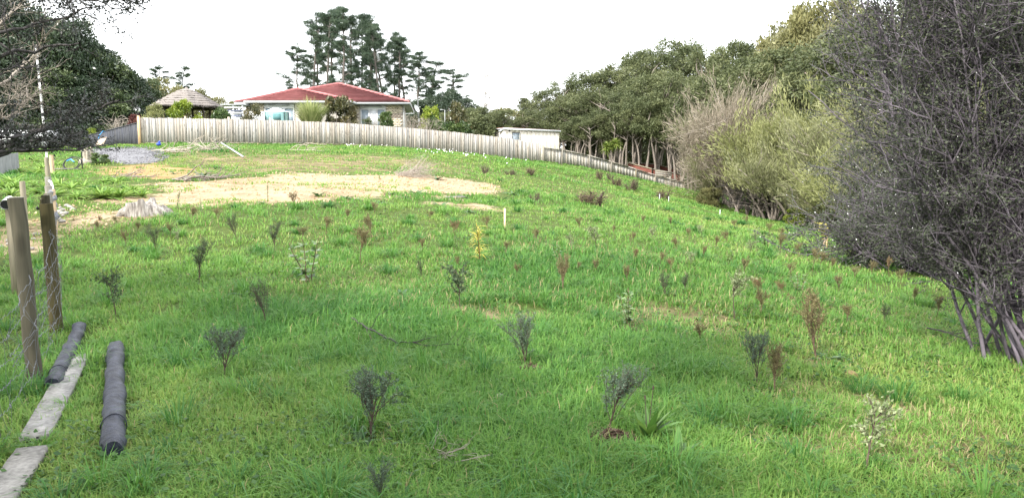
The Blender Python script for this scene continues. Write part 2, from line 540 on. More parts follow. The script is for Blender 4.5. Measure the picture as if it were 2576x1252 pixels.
# the grey gravel heap edge by the dark fence
def gravel():
    lo, hi = GRAVEL.min(0)-1, GRAVEL.max(0)+1
    xs, ys = np.arange(lo[0], hi[0], .25), np.arange(lo[1], hi[1], .25)
    X, Y = np.meshgrid(xs, ys)
    sd = poly_sd(X, Y, GRAVEL) + (vnoise(X, Y, 1.0, 41)-.5)*.7
    Z = hz(X, Y) + np.clip(sd*.15, -.1, .05) + (vnoise(X, Y, .6, 43)-.5)*.05
    keep = (sd > -.35)
    n = len(xs)
    I = (np.arange(len(ys)-1)[:,None]*n + np.arange(n-1)[None,:])
    k = (keep[:-1,:-1] & keep[1:,:-1] & keep[:-1,1:] & keep[1:,1:]).ravel()
    F = np.stack([I,I+1,I+n+1,I+n],-1).reshape(-1,4)[k]
    m = MB(); m.add(np.stack([X,Y,Z],-1).reshape(-1,3), F)
    g = m.build("gravel", noise_mat("gravel", (.085,.085,.095), (.24,.24,.255), scale=9, detail=8, rough=.9, bump=1.0, c3=(.145,.145,.155)), smooth=True)
    tag(g, kind="structure")
    rng = np.random.default_rng(5)
    P = rng.uniform(lo, hi, (5200,2)); P = P[poly_sd(P[:,0],P[:,1],GRAVEL) > -.35][:2600]
    s = MB()
    o = np.array([[1,0,0],[-1,0,0],[0,1,0],[0,-1,0],[0,0,1],[0,0,-1]], float)
    f = np.array([[0,2,4],[2,1,4],[1,3,4],[3,0,4],[2,0,5],[1,2,5],[3,1,5],[0,3,5]])
    z = hz(P[:,0],P[:,1]) + .05
    R = rng.uniform(.015,.04,(len(P),1,3))
    V = np.stack([P[:,0],P[:,1],z],-1)[:,None,:] + o[None]*R*rng.uniform(.7,1.2,(len(P),6,1))
    s.add(V.reshape(-1,3), ((np.arange(len(P))*6)[:,None,None] + f[None]).reshape(-1,3), np.repeat(rng.uniform(0,1,len(P)),6))
    st = s.build("gravel_stones", leaf_mat("gravel_stone",(.08,.08,.09),(.16,.16,.17),(.26,.26,.27),0.0,.9,.15))
    tag(st, "loose grey stones on the gravel heap by the dark fence", kind="stuff")
gravel()

# ------------------------------------------------------------------ grass
PLANK1 = (G(199,908), G(88,1120)); PLANK2 = (G(84,1148), G(-25,1310))
ROLL1 = (G(292,886), G(286,1158)); ROLL2 = (G(203,832), G(132,985))
KEEP_OUT = [((PLANK1[0],PLANK1[0].lerp(PLANK1[1],.58)),.065),((PLANK2[0].lerp(PLANK2[1],.25),PLANK2[1]),.05),((ROLL1[0].lerp(ROLL1[1],.04),ROLL1[0].lerp(ROLL1[1],.86)),.045),(ROLL2,.04)]
def free(x, y):
    ok = np.ones(np.shape(x), bool)
    for (p, q), w in KEEP_OUT:
        ex, ey = q.x-p.x, q.y-p.y
        t = np.clip(((x-p.x)*ex+(y-p.y)*ey)/(ex*ex+ey*ey), 0, 1)
        ok &= np.hypot(x-p.x-t*ex, y-p.y-t*ey) > w
    return ok

def grass():
    rng = np.random.default_rng(7)
    n = 62000
    u = rng.uniform(0, 1, n)
    p = -.55                                             # tufts thin out with distance
    a, b = 2.1**(p+1-.0), 78.0**(p+1)
    d = (a + u*(b-a))**(1/(p+1))
    d = np.where(rng.uniform(size=n) < .42, 2.1*(11/2.1)**rng.uniform(0,1,n), d)
    th = rng.uniform(-.80, .80, n)
    x, y = d*np.sin(th), d*np.cos(th)
    e, dr, c = masks(x, y)
    jit = (vnoise(x,y,.9,51)-.5)*.9 + (vnoise(x,y,.3,52)-.5)*.5
    bare = np.maximum(e, c) + jit > .50
    streak = vnoise(x*.30, y, .75, 57) + (vnoise(x,y,.5,58)-.5)*.4
    ok = ~bare | (rng.uniform(size=n) < .03) | ((streak > .74) & (rng.uniform(size=n) < .8))
    ok &= rng.uniform(size=n) > np.clip(dr-.15, 0, 1)*.9*(vnoise(x*.5,y,.9,59) > .38)
    ok &= free(x, y)
    ok &= poly_sd(x, y, GRAVEL) < -.1
    # nothing behind the long fence
    s = (FENCE_B-FENCE_A); side = (x-FENCE_A.x)*(-s.y) + (y-FENCE_A.y)*s.x
    s2 = (FENCE_C-FENCE_B); side2 = (x-FENCE_B.x)*(-s2.y) + (y-FENCE_B.y)*s2.x
    ok &= ~((side > 0) & (x < FENCE_B.x)) & ~((side2 > 0) & (x >= FENCE_B.x))
    x, y, d, dr = x[ok], y[ok], d[ok], dr[ok]
    nt = len(x)
    lush = fbm(x, y, 2.4, 61); big = fbm(x, y, 7.0, 66)
    k = 11
    X = np.repeat(x, k); Y = np.repeat(y, k); Dd = np.repeat(d, k); Dry = np.repeat(dr, k); Lu = np.repeat(lush, k); Bg = np.repeat(big, k)
    N = len(X)
    ang = rng.uniform(0, 2*PI, N); r = rng.uniform(0, 1, N)**.7 * np.clip(.05 + .006*Dd, 0, .25)
    X = X + np.cos(ang)*r; Y = Y + np.sin(ang)*r
    Z = hz(X, Y) - .01
    lean = rng.uniform(.08, .95, N)
    a2 = ang + rng.normal(0, .7, N)
    dirs = np.stack([np.cos(a2)*lean, np.sin(a2)*lean, np.ones(N)], -1)
    L = rng.uniform(.06, .15, N) * (0.32 + 1.35*Lu) * (1 - .45*Dry) * (1 + .25*np.clip((Dd-12)/30, 0, 1))
    W = np.maximum(rng.uniform(.0035,.0065,N), .00085*Dd*rng.uniform(.7,1.4,N))
    bend = rng.uniform(.1, .9, N)
    near_tuft = np.repeat(rng.uniform(0,1,nt), k)
    # real colour differences between plants: dead straw, mossy yellow, fresh green, blue-green
    t = .47 + (Lu-.5)*-.60 + (Bg-.5)*.5 + (near_tuft-.5)*.30 + rng.normal(0,.08,N)
    straw = rng.uniform(size=N) < (.015 + .26*Dry)
    t = np.where(straw, rng.uniform(.86,1.0,N), np.clip(t, 0, .78))
    m = MB(); m.blades(np.stack([X,Y,Z],-1), dirs, L, W, bend, t)
    # long dark cocksfoot tufts
    nb = 520
    dd = 2.3*(30/2.3)**rng.uniform(0,1,nb); tt = rng.uniform(-.78,.78,nb)
    bx, by = dd*np.sin(tt), dd*np.cos(tt)
    e, drb, c = masks(bx, by)
    kk = (np.maximum(e,c) < .3) & free(bx,by) & (drb < .5)
    bx, by, dd = bx[kk], by[kk], dd[kk]
    k2 = 70
    X = np.repeat(bx,k2); Y = np.repeat(by,k2); Dd = np.repeat(dd,k2); N = len(X)
    ang = rng.uniform(0,2*PI,N); r = rng.uniform(0,1,N)*.10
    sc = np.repeat(rng.uniform(.5,1.15,len(bx)),k2)
    X += np.cos(ang)*r*sc; Y += np.sin(ang)*r*sc
    lean = rng.uniform(.15,1.3,N)
    dirs = np.stack([np.cos(ang)*lean, np.sin(ang)*lean, np.ones(N)],-1)
    m.blades(np.stack([X,Y,hz(X,Y)-.01],-1), dirs, rng.uniform(.12,.30,N)*sc, np.maximum(rng.uniform(.004,.008,N), .0009*Dd), rng.uniform(.2,1.1,N),
             np.clip(np.repeat(rng.uniform(.0,.35,len(bx)),k2)+rng.normal(0,.06,N),0,.6))
    mat, Nn, L_ = None, None, None
    g = m.build("grass", GRASS_MAT)
    tag(g, "short green field grass with longer dark tufts covering the slope", "grass", kind="stuff")
    # low broad leaves between the blades
    n = 30000
    d = 2.2*(16/2.2)**rng.uniform(0,1,n); th = rng.uniform(-.78,.78,n)
    x, y = d*np.sin(th), d*np.cos(th)
    e, dr, c = masks(x, y)
    ok = (np.maximum(e,c)+(vnoise(x,y,.8,71)-.5)*.6 < .45) & (fbm(x,y,1.1,73) > .52) & free(x,y)
    x, y, d = x[ok], y[ok], d[ok]; n = len(x)
    C = np.stack([x,y,hz(x,y)+rng.uniform(.01,.07,n)],-1)
    nrm = unit(np.stack([rng.normal(0,.5,n), rng.normal(0,.5,n), np.ones(n)],-1))
    a, b = perp(nrm)
    al = rng.uniform(0,2*PI,n)[:,None]
    A = (a*np.cos(al)+b*np.sin(al)); B = np.cross(nrm, A)
    s = (rng.uniform(.008,.020,n)*(1+d*.03))[:,None]
    m = MB(); m.leaves(C, A*s, B*s*.7, rng.uniform(0,.6,n))
    o = m.build("clover", leaf_mat("clover",(.03,.08,.02),(.06,.13,.03),(.12,.20,.05)))
    tag(o, "small round clover leaves growing among the field grass", "clover", kind="stuff")

def grass_mat():
    m, N, L = new_mat("grass_blades")
    out = N.new("ShaderNodeOutputMaterial")
    at_ = N.new("ShaderNodeAttribute"); at_.attribute_name = "tint"
    rp = N.new("ShaderNodeValToRGB"); e = rp.color_ramp.elements
    e[0].position, e[0].color = 0, rgb((.055,.17,.04))
    e[1].position, e[1].color = 1, rgb((.46,.38,.21))
    for p, c in ((.25,(.110,.255,.049)),(.5,(.18,.332,.066)),(.72,(.275,.365,.095)),(.80,(.30,.34,.10)),(.87,(.36,.30,.15))):
        k = e.new(p); k.color = rgb(c)
    L.new(at_.outputs["Fac"], rp.inputs[0])
    pb = N.new("ShaderNodeBsdfPrincipled"); pb.inputs["Roughness"].default_value = .5; pb.inputs["Specular IOR Level"].default_value = .25
    tr = N.new("ShaderNodeBsdfTranslucent"); mx = N.new("ShaderNodeMixShader"); mx.inputs[0].default_value = .42
    L.new(rp.outputs[0], pb.inputs["Base Color"]); L.new(rp.outputs[0], tr.inputs[0])
    L.new(pb.outputs[0], mx.inputs[1]); L.new(tr.outputs[0], mx.inputs[2]); L.new(mx.outputs[0], out.inputs[0])
    return m
GRASS_MAT = grass_mat()
grass()

# ------------------------------------------------------------------ timber
def wood_mat(name, dark, light, knot=0.5, rand=0.14, warm=None):
    m, N, L = new_mat(name)
    out = N.new("ShaderNodeOutputMaterial")
    tc = N.new("ShaderNodeTexCoord"); oi = N.new("ShaderNodeObjectInfo")
    ml = N.new("ShaderNodeMath"); ml.operation = 'MULTIPLY'; ml.inputs[1].default_value = 53.0
    L.new(oi.outputs["Random"], ml.inputs[0])
    def vec(sc):
        mp = N.new("ShaderNodeMapping"); mp.inputs["Scale"].default_value = sc
        ad = N.new("ShaderNodeVectorMath"); ad.operation = 'ADD'
        L.new(tc.outputs["Object"], mp.inputs[0]); L.new(mp.outputs[0], ad.inputs[0]); L.new(ml.outputs[0], ad.inputs[1])
        return ad.outputs[0]
    n1 = N.new("ShaderNodeTexNoise"); n1.inputs["Scale"].default_value = 1.0; n1.inputs["Detail"].default_value = 6
    L.new(vec((38, 38, 2.2)), n1.inputs["Vector"])
    n2 = N.new("ShaderNodeTexNoise"); n2.inputs["Scale"].default_value = 1.0; n2.inputs["Detail"].default_value = 3
    L.new(vec((5, 5, 1.3)), n2.inputs["Vector"])
    av = N.new("ShaderNodeMath"); av.operation = 'MULTIPLY_ADD'; av.inputs[1].default_value = .55
    L.new(n1.outputs[0], av.inputs[0])
    h2 = N.new("ShaderNodeMath"); h2.operation = 'MULTIPLY'; h2.inputs[1].default_value = .45
    L.new(n2.outputs[0], h2.inputs[0]); L.new(h2.outputs[0], av.inputs[2])
    rp = N.new("ShaderNodeValToRGB"); e = rp.color_ramp.elements
    e[0].position, e[0].color = .32, rgb(dark); e[1].position, e[1].color = .64, rgb(light)
    L.new(av.outputs[0], rp.inputs[0])
    vo = N.new("ShaderNodeTexVoronoi"); vo.inputs["Scale"].default_value = 1.0
    L.new(vec((7, 7, 2.6)), vo.inputs["Vector"])
    st = N.new("ShaderNodeMapRange"); st.inputs[1].default_value = .10; st.inputs[2].default_value = .26
    st.inputs[3].default_value = 1 - knot; st.inputs[4].default_value = 1.0
    L.new(vo.outputs["Distance"], st.inputs[0])
    mr = N.new("ShaderNodeMapRange"); mr.inputs[3].default_value = 1-rand; mr.inputs[4].default_value = 1+rand
    L.new(oi.outputs["Random"], mr.inputs[0])
    mm = N.new("ShaderNodeMath"); mm.operation = 'MULTIPLY'; L.new(st.outputs[0], mm.inputs[0]); L.new(mr.outputs[0], mm.inputs[1])
    hs = N.new("ShaderNodeHueSaturation"); L.new(mm.outputs[0], hs.inputs["Value"])
    fr = N.new("ShaderNodeMath"); fr.operation = 'FRACT'
    m7 = N.new("ShaderNodeMath"); m7.operation = 'MULTIPLY'; m7.inputs[1].default_value = 7.31; L.new(oi.outputs["Random"], m7.inputs[0]); L.new(m7.outputs[0], fr.inputs[0])
    ms = N.new("ShaderNodeMapRange"); ms.inputs[3].default_value = .55; ms.inputs[4].default_value = 1.5; L.new(fr.outputs[0], ms.inputs[0])
    L.new(ms.outputs[0], hs.inputs["Saturation"])
    L.new(rp.outputs[0], hs.inputs["Color"])
    pb = N.new("ShaderNodeBsdfPrincipled"); pb.inputs["Roughness"].default_value = .85; pb.inputs["Specular IOR Level"].default_value = .15
    L.new(hs.outputs[0], pb.inputs["Base Color"])
    bp = N.new("ShaderNodeBump"); bp.inputs["Strength"].default_value = .4; bp.inputs["Distance"].default_value = .01
    L.new(n1.outputs[0], bp.inputs["Height"]); L.new(bp.outputs[0], pb.inputs["Normal"])
    L.new(pb.outputs[0], out.inputs[0])
    return m

W_PALE = wood_mat("weathered_pine", (.245,.222,.198), (.45,.42,.385), .55, .17)
W_LOW = wood_mat("low_fence_timber", (.30,.28,.245), (.52,.49,.44), .4, .16)
W_DARK = wood_mat("charcoal_stained_timber", (.045,.047,.055), (.095,.10,.115), .25, .15)
W_POST = wood_mat("round_post_timber", (.038,.036,.024), (.10,.088,.055), .35, .1)
W_CAP = wood_mat("cap_rail_timber", (.17,.155,.125), (.33,.305,.25), .3, .1)
W_BARE = wood_mat("raw_timber", (.42,.30,.19), (.62,.49,.36), .3, .1)
W_GREY = wood_mat("old_plank_timber", (.11,.107,.10), (.29,.28,.265), .5, .1)
WHITE = plain_mat("white_paint", (.72,.73,.74), .45)
OFFWHITE = plain_mat("off_white_trim", (.42,.44,.44), .5)
PVC = plain_mat("white_plastic_pipe", (.74,.75,.76), .35)
BLACK = plain_mat("black_plastic", (.02,.02,.022), .4)
DARKBROWN = plain_mat("dark_brown_timber", (.045,.032,.025), .7)
STEEL = plain_mat("galvanised_steel", (.42,.43,.45), .4, metal=.6)

def xd_of(p):
    """column of the 2576 wide view that a point falls in"""
    px, py, pz = p.x, p.y, p.z - EYE
    f = py*CPI - pz*SPI
    return CX + FPX*px/f

def paling_mesh(rng, w, th):
    m = MB()
    a = rng.uniform(-.012, .012, 4)
    x0, x1 = -w/2, w/2
    v = [(x0,-th/2,0),(x1,-th/2,0),(x1,th/2,0),(x0,th/2,0),(x0+a[0]*.5,-th/2,1+a[1]*.6),(x1+a[2]*.5,-th/2,1+a[3]*.6),(x1+a[2]*.5,th/2,1+a[3]*.6),(x0+a[0]*.5,th/2,1+a[1]*.6)]
    m.add(v, [[0,3,2,1],[4,5,6,7],[0,1,5,4],[1,2,6,5],[2,3,7,6],[3,0,4,7]])
    return m

def paling_run(parent, A, B, top, bot, pitch, mat, seed, w=None, lap=.013):
    """single boards from A to B, each a part of its own"""
    rng = np.random.default_rng(seed)
    w = w or pitch*1.06
    ms = [paling_mesh(rng, w*rng.uniform(.94,1.06), .019).mesh("paling", mat) for _ in range(8)]
    d = (B-A); n = int(d.length/pitch); ang = math.atan2(d.y, d.x)
    for i in range(n):
        p = A + d*((i+.5)/n)
        z0 = bot(p); z1 = top(p) + rng.normal(0,.010)
        o = link("paling", ms[rng.integers(8)], parent)
        back = lap if i % 2 else 0
        o.location = (p.x - math.sin(ang)*back + rng.normal(0,.004), p.y + math.cos(ang)*back, z0)
        o.rotation_euler = (0, rng.normal(0,.006), ang + rng.normal(0,.02))
        o.scale = (1, 1, max(.2, z1-z0))
    return n

def interp_z(table):
    xs = [t[0] for t in table]; ys = [t[1] for t in table]
    def f(p):
        q = Vector((p.x, p.y, 1.6+.02*p.y))
        return at(xd_of(q), float(np.interp(xd_of(q), xs, ys)), p.y).z
    return f

# the long pale fence across the top of the slope
main_top = interp_z([(363,296),(500,298.5),(700,302.5),(870,309.5),(1006,320),(1130,331),(1272,346.5),(1362,364)])
fence = thing("paling_fence", "long pale weathered paling fence across the top of the slope", "fence", on(FENCE_A.x, FENCE_A.y))
inv = Matrix.Translation(-fence.location)
def local(o): o.matrix_parent_inverse = inv
def gbot(p, up=.10): return hz1(p.x, p.y) + up
FA2 = Vector((FENCE_A.x, FENCE_A.y, 0)); FB2 = Vector((FENCE_B.x, FENCE_B.y, 0))
paling_run(fence, FA2, FB2, main_top, lambda p: gbot(p, .11 if p.x < -8 else .02), .165, W_PALE, 3)
ang_f = math.atan2((FB2-FA2).y, (FB2-FA2).x)
fn = Vector((math.sin(ang_f), -math.cos(ang_f), 0))             # out of the fence, towards the field
def rails(parent, A, B, zs, mat, name, w=.05, h=.09, off=0.0, step=2.4):
    d = B-A; n = max(1, int(d.length/step))
    for i in range(n):
        p, q = A+d*(i/n), A+d*((i+1)/n)
        m = MB(); m.beam((p.x-fn.x*off, p.y-fn.y*off, zs(p)), (q.x-fn.x*off, q.y-fn.y*off, zs(q)), w, h)
        m.build(name, mat, parent)
rails(fence, FA2, FB2, lambda p: gbot(p,.06), W_CAP, "plinth_board", .03, .14, .025)
rails(fence, FA2, FB2, lambda p: main_top(p)-.25, W_CAP, "rail", .05, .09, .065)
for i in range(12):
    p = FA2 + (FB2-FA2)*(i/11)
    m = MB(); h = main_top(p) - hz1(p.x,p.y) + (.14 if i in (1,2,3) else -.06)
    m.box((p.x-fn.x*.14, p.y-fn.y*.14, hz1(p.x,p.y)+h/2-.2), (.1,.1,h+.4), Matrix.Rotation(ang_f,3,'Z'))
    m.build("post", W_BARE if i in (1,2,3) else W_CAP, fence)
pc = FA2 + fn*.06 - (FB2-FA2).normalized()*.07
h = main_top(FA2) - hz1(pc.x,pc.y) + .10
m = MB(); m.box((pc.x,pc.y,hz1(pc.x,pc.y)+h/2-.15), (.14,.14,h+.3), Matrix.Rotation(ang_f,3,'Z')); m.build("corner_post", W_BARE, fence)
for ch in fence.children: local(ch)

# globe lamp on the corner post
lp = Vector((pc.x, pc.y, hz1(pc.x,pc.y)+h))
lt = thing("globe_lamp", "small white globe lamp on top of the pale fence corner post", "lamp", lp)
m = MB(); m.tube([(0,0,0),(0,0,.22)], .03, 8); m.build("stem", BLACK, lt)
m = MB()
ph = np.linspace(0, PI, 9)
m.tube([(0,0,.34-.14*math.cos(a)) for a in ph], [max(.004,.14*math.sin(a)) for a in ph], 12); m.build("globe", WHITE, lt, smooth=True)
m = MB(); m.tube([(0,0,.40),(0,0,.50)], [.13,.05], 12); m.build("cap", BLACK, lt)

# the lower fence with a cap rail that runs down to the bush
low_top = interp_z([(1360,369),(1414,377),(1480,391),(1534,406),(1597,424),(1646,440),(1715,457),(1740,463)])
FB3 = FB2 + Vector((.1,.05,0)); FC3 = Vector((FENCE_C.x, FENCE_C.y, 0))
low = thing("paling_fence", "low grey paling fence with a cap rail running down to the bush", "fence", on(FB3.x, FB3.y))
inv2 = Matrix.Translation(-low.location)
ang_f = math.atan2((FC3-FB3).y, (FC3-FB3).x); fn = Vector((math.sin(ang_f), -math.cos(ang_f), 0))
paling_run(low, FB3, FC3, lambda p: low_top(p)-.05, lambda p: gbot(p,.0), .16, W_LOW, 9)
for i, xp in enumerate((1364,1412,1480,1535,1597,1646,1683,1718)):
    u = (xp-CX)/FPX
    # where this column crosses the fence line
    d = FC3-FB3
    s = (FB3.x - u*FB3.y)/(u*d.y - d.x)
    p = FB3 + d*min(max(s,0.005),1)
    z0, z1 = hz1(p.x,p.y)-.2, low_top(p) + (.22 if i in (1,6) else .02)
    m = MB(); m.box((p.x+fn.x*.07, p.y+fn.y*.07, (z0+z1)/2), (.12,.10,z1-z0), Matrix.Rotation(ang_f,3,'Z')); m.build("post", W_CAP, low)
d = FC3-FB3; nb = 7
for i in range(nb):
    p, q = FB3+d*(i/nb), FB3+d*((i+1)/nb-.002)
    m = MB(); m.beam((p.x+fn.x*.03,p.y+fn.y*.03,low_top(p)+.0), (q.x+fn.x*.03,q.y+fn.y*.03,low_top(q)+.0), .16, .05); m.build("cap_rail", W_LOW, low)
    m = MB(); m.beam((p.x-fn.x*.08,p.y-fn.y*.08,low_top(p)-.13), (q.x-fn.x*.08,q.y-fn.y*.08,low_top(q)-.13), .05, .10); m.build("rail", W_CAP, low)
for ch in low.children: ch.matrix_parent_inverse = inv2

# charcoal fence that leaves the corner to the left
DK_B = Vector((-33.5, 57.5, 0)); DK_A = FA2 + Vector((-.25,.3,0))
dark_top = interp_z([(180,354),(193,349.5),(240,337),(300,322),(362,306)])
dfence = thing("paling_fence", "charcoal stained paling fence behind the gravel", "fence", on(DK_A.x, DK_A.y))
paling_run(dfence, DK_B, DK_A, dark_top, lambda p: hz1(p.x,p.y)-.1, .15, W_DARK, 21, lap=.015)
d = DK_A-DK_B
for i in range(6):
    p, q = DK_B+d*(i/6), DK_B+d*((i+1)/6)
    m = MB(); m.beam((p.x,p.y,dark_top(p)+.015),(q.x,q.y,dark_top(q)+.015), .09, .04); m.build("cap_rail", W_DARK, dfence)
for ch in dfence.children: ch.matrix_parent_inverse = Matrix.Translation(-dfence.location)

# pale boundary fence seen behind the charcoal one
pf_top = interp_z([(110,322),(143,322),(236,326)])
PF_A, PF_B = at(100,330,66), at(240,330,66)
PF_A.z = PF_B.z = 0
pf = thing("paling_fence", "far grey paling fence partly hidden behind the charcoal fence", "fence", on(PF_A.x, PF_A.y))
paling_run(pf, PF_A, PF_B, pf_top, lambda p: hz1(p.x,p.y), .19, W_LOW, 22)
for ch in pf.children: ch.matrix_parent_inverse = Matrix.Translation(-pf.location)

# plywood sheet leaning on the charcoal fence
def sheet_between(pts, th, name, mat, label, cat):
    """thick sheet through four corner points"""
    a,b,c,d4 = [np.array(tuple(p)) for p in pts]
    n = np.cross(b-a, d4-a); n = n/np.linalg.norm(n)*th/2
    m = MB(); m.add([a-n,b-n,c-n,d4-n,a+n,b+n,c+n,d4+n], [[0,3,2,1],[4,5,6,7],[0,1,5,4],[1,2,6,5],[2,3,7,6],[3,0,4,7]])
    o = m.build(name, mat); tag(o, label, cat); return o
q0, q1 = at(230,377,43), at(251,376,42.6)
sheet_between([at(229,377,43.5), at(253,377,43), at(269,345,47.2), at(252,348,48)], .03, "plywood_sheet", W_BARE,
              "pale plywood sheet leaning against the charcoal fence", "plywood")

# ------------------------------------------------------------------ thatched gazebo
def gazebo():
    base = at(471,268,52); zg = hz1(base.x, base.y)
    g = thing("gazebo", "round thatched gazebo with tiered grey roof behind the pale fence", "gazebo", (base.x, base.y, zg))
    ze = base.z - zg; za = at(471,224,52).z - zg
    TH = noise_mat("thatch", (.11,.10,.095), (.36,.33,.31), scale=5, stretch=(9,9,1.5), rough=.95, bump=1.0, c3=(.23,.205,.19))
    rng = np.random.default_rng(31)
    K, R = 64, 1.92
    prof = lambda t: (R*(1-t)**.92 + .07, ze + (za-ze)*(t**.95))        # slightly domed
    nt = 7
    EDGE = noise_mat('thatch_edge_shade', (.03,.026,.024), (.09,.078,.07), scale=12, stretch=(4,4,1), rough=.95, bump=.8)  # cut straw ends coloured dark to draw the shadow gap under each tier
    for i in range(nt):
        t0, t1 = max(0, i/nt - .02), (i+1)/nt
        r0, z0 = prof(t0); r1, z1 = prof(t1)
        m = MB(); V = []
        for rr, zz, ragged in ((r0+.19, z0-.09, 1), (r0+.20, z0+.03, 0), (r1+.05, z1+.02, 0), (max(.01,r1-.08), z1-.03, 0), (r0-.12, z0-.03, 0)):
            th = np.arange(K)*2*PI/K
            hexa = 1 - .045*np.cos(th*8)
            rj = rr*hexa + (rng.normal(0,.022,K) if ragged else 0)
            zj = zz + (rng.normal(0,.030,K) if ragged else 0)
            V.append(np.stack([rj*np.cos(th), rj*np.sin(th), np.broadcast_to(zj,(K,))],-1))
        F = []
        for s in range(5):
            b0, b1 = s*K, ((s+1)%5)*K
            for k in range(K):
                F.append([b0+k, b0+(k+1)%K, b1+(k+1)%K, b1+k])
        m.add(np.vstack(V), F)
        # loose straw ends along the edge
        n = 240; th = rng.uniform(0,2*PI,n)
        P = np.stack([(r0+.18)*np.cos(th), (r0+.18)*np.sin(th), np.full(n,z0-.03)],-1)
        Q = P + np.stack([np.cos(th)*.06, np.sin(th)*.06, -rng.uniform(.04,.14,n)],-1)
        m.segs(P, Q, .008, .003, 3)
        m.build("thatch_tier", TH, g)
        th = np.arange(K)*2*PI/K; hexa = 1-.045*np.cos(th*8); E = []
        for rr, zz in ((r0+.205, z0-.02), (r0+.20, z0-.12), (r0+.02, z0-.13)):
            rj = rr*hexa + rng.normal(0,.012,K); E.append(np.stack([rj*np.cos(th), rj*np.sin(th), zz+rng.normal(0,.022,K)],-1))
        m = MB(); m.add(np.vstack(E), [[q*K+k,q*K+(k+1)%K,q*K+K+(k+1)%K,q*K+K+k] for q in range(2) for k in range(K)]); m.build("thatch_edge", EDGE, g)
    m = MB(); m.tube([(0,0,za-.1),(0,0,za+.06),(0,0,za+.13)], [.14,.10,.02], 10); m.build("roof_cap", TH, g)
    for k in range(8):
        a = k*PI/4+.2
        m = MB(); m.tube([(1.7*math.cos(a),1.7*math.sin(a),-.1),(1.7*math.cos(a),1.7*math.sin(a),ze+.02)], .07, 8); m.build("post", DARKBROWN, g)
        m = MB(); m.tube([(1.95*math.cos(a),1.95*math.sin(a),ze-.02),(.1*math.cos(a),.1*math.sin(a),za-.25)], .05, 6); m.build("rafter", DARKBROWN, g)
    m = MB()
    for k in range(8):
        a, b = k*PI/4+.2, (k+1)*PI/4+.2
        m.beam((1.7*math.cos(a),1.7*math.sin(a),ze-.08),(1.7*math.cos(b),1.7*math.sin(b),ze-.08), .08,.12)
    m.build("ring_beam", DARKBROWN, g)
gazebo()

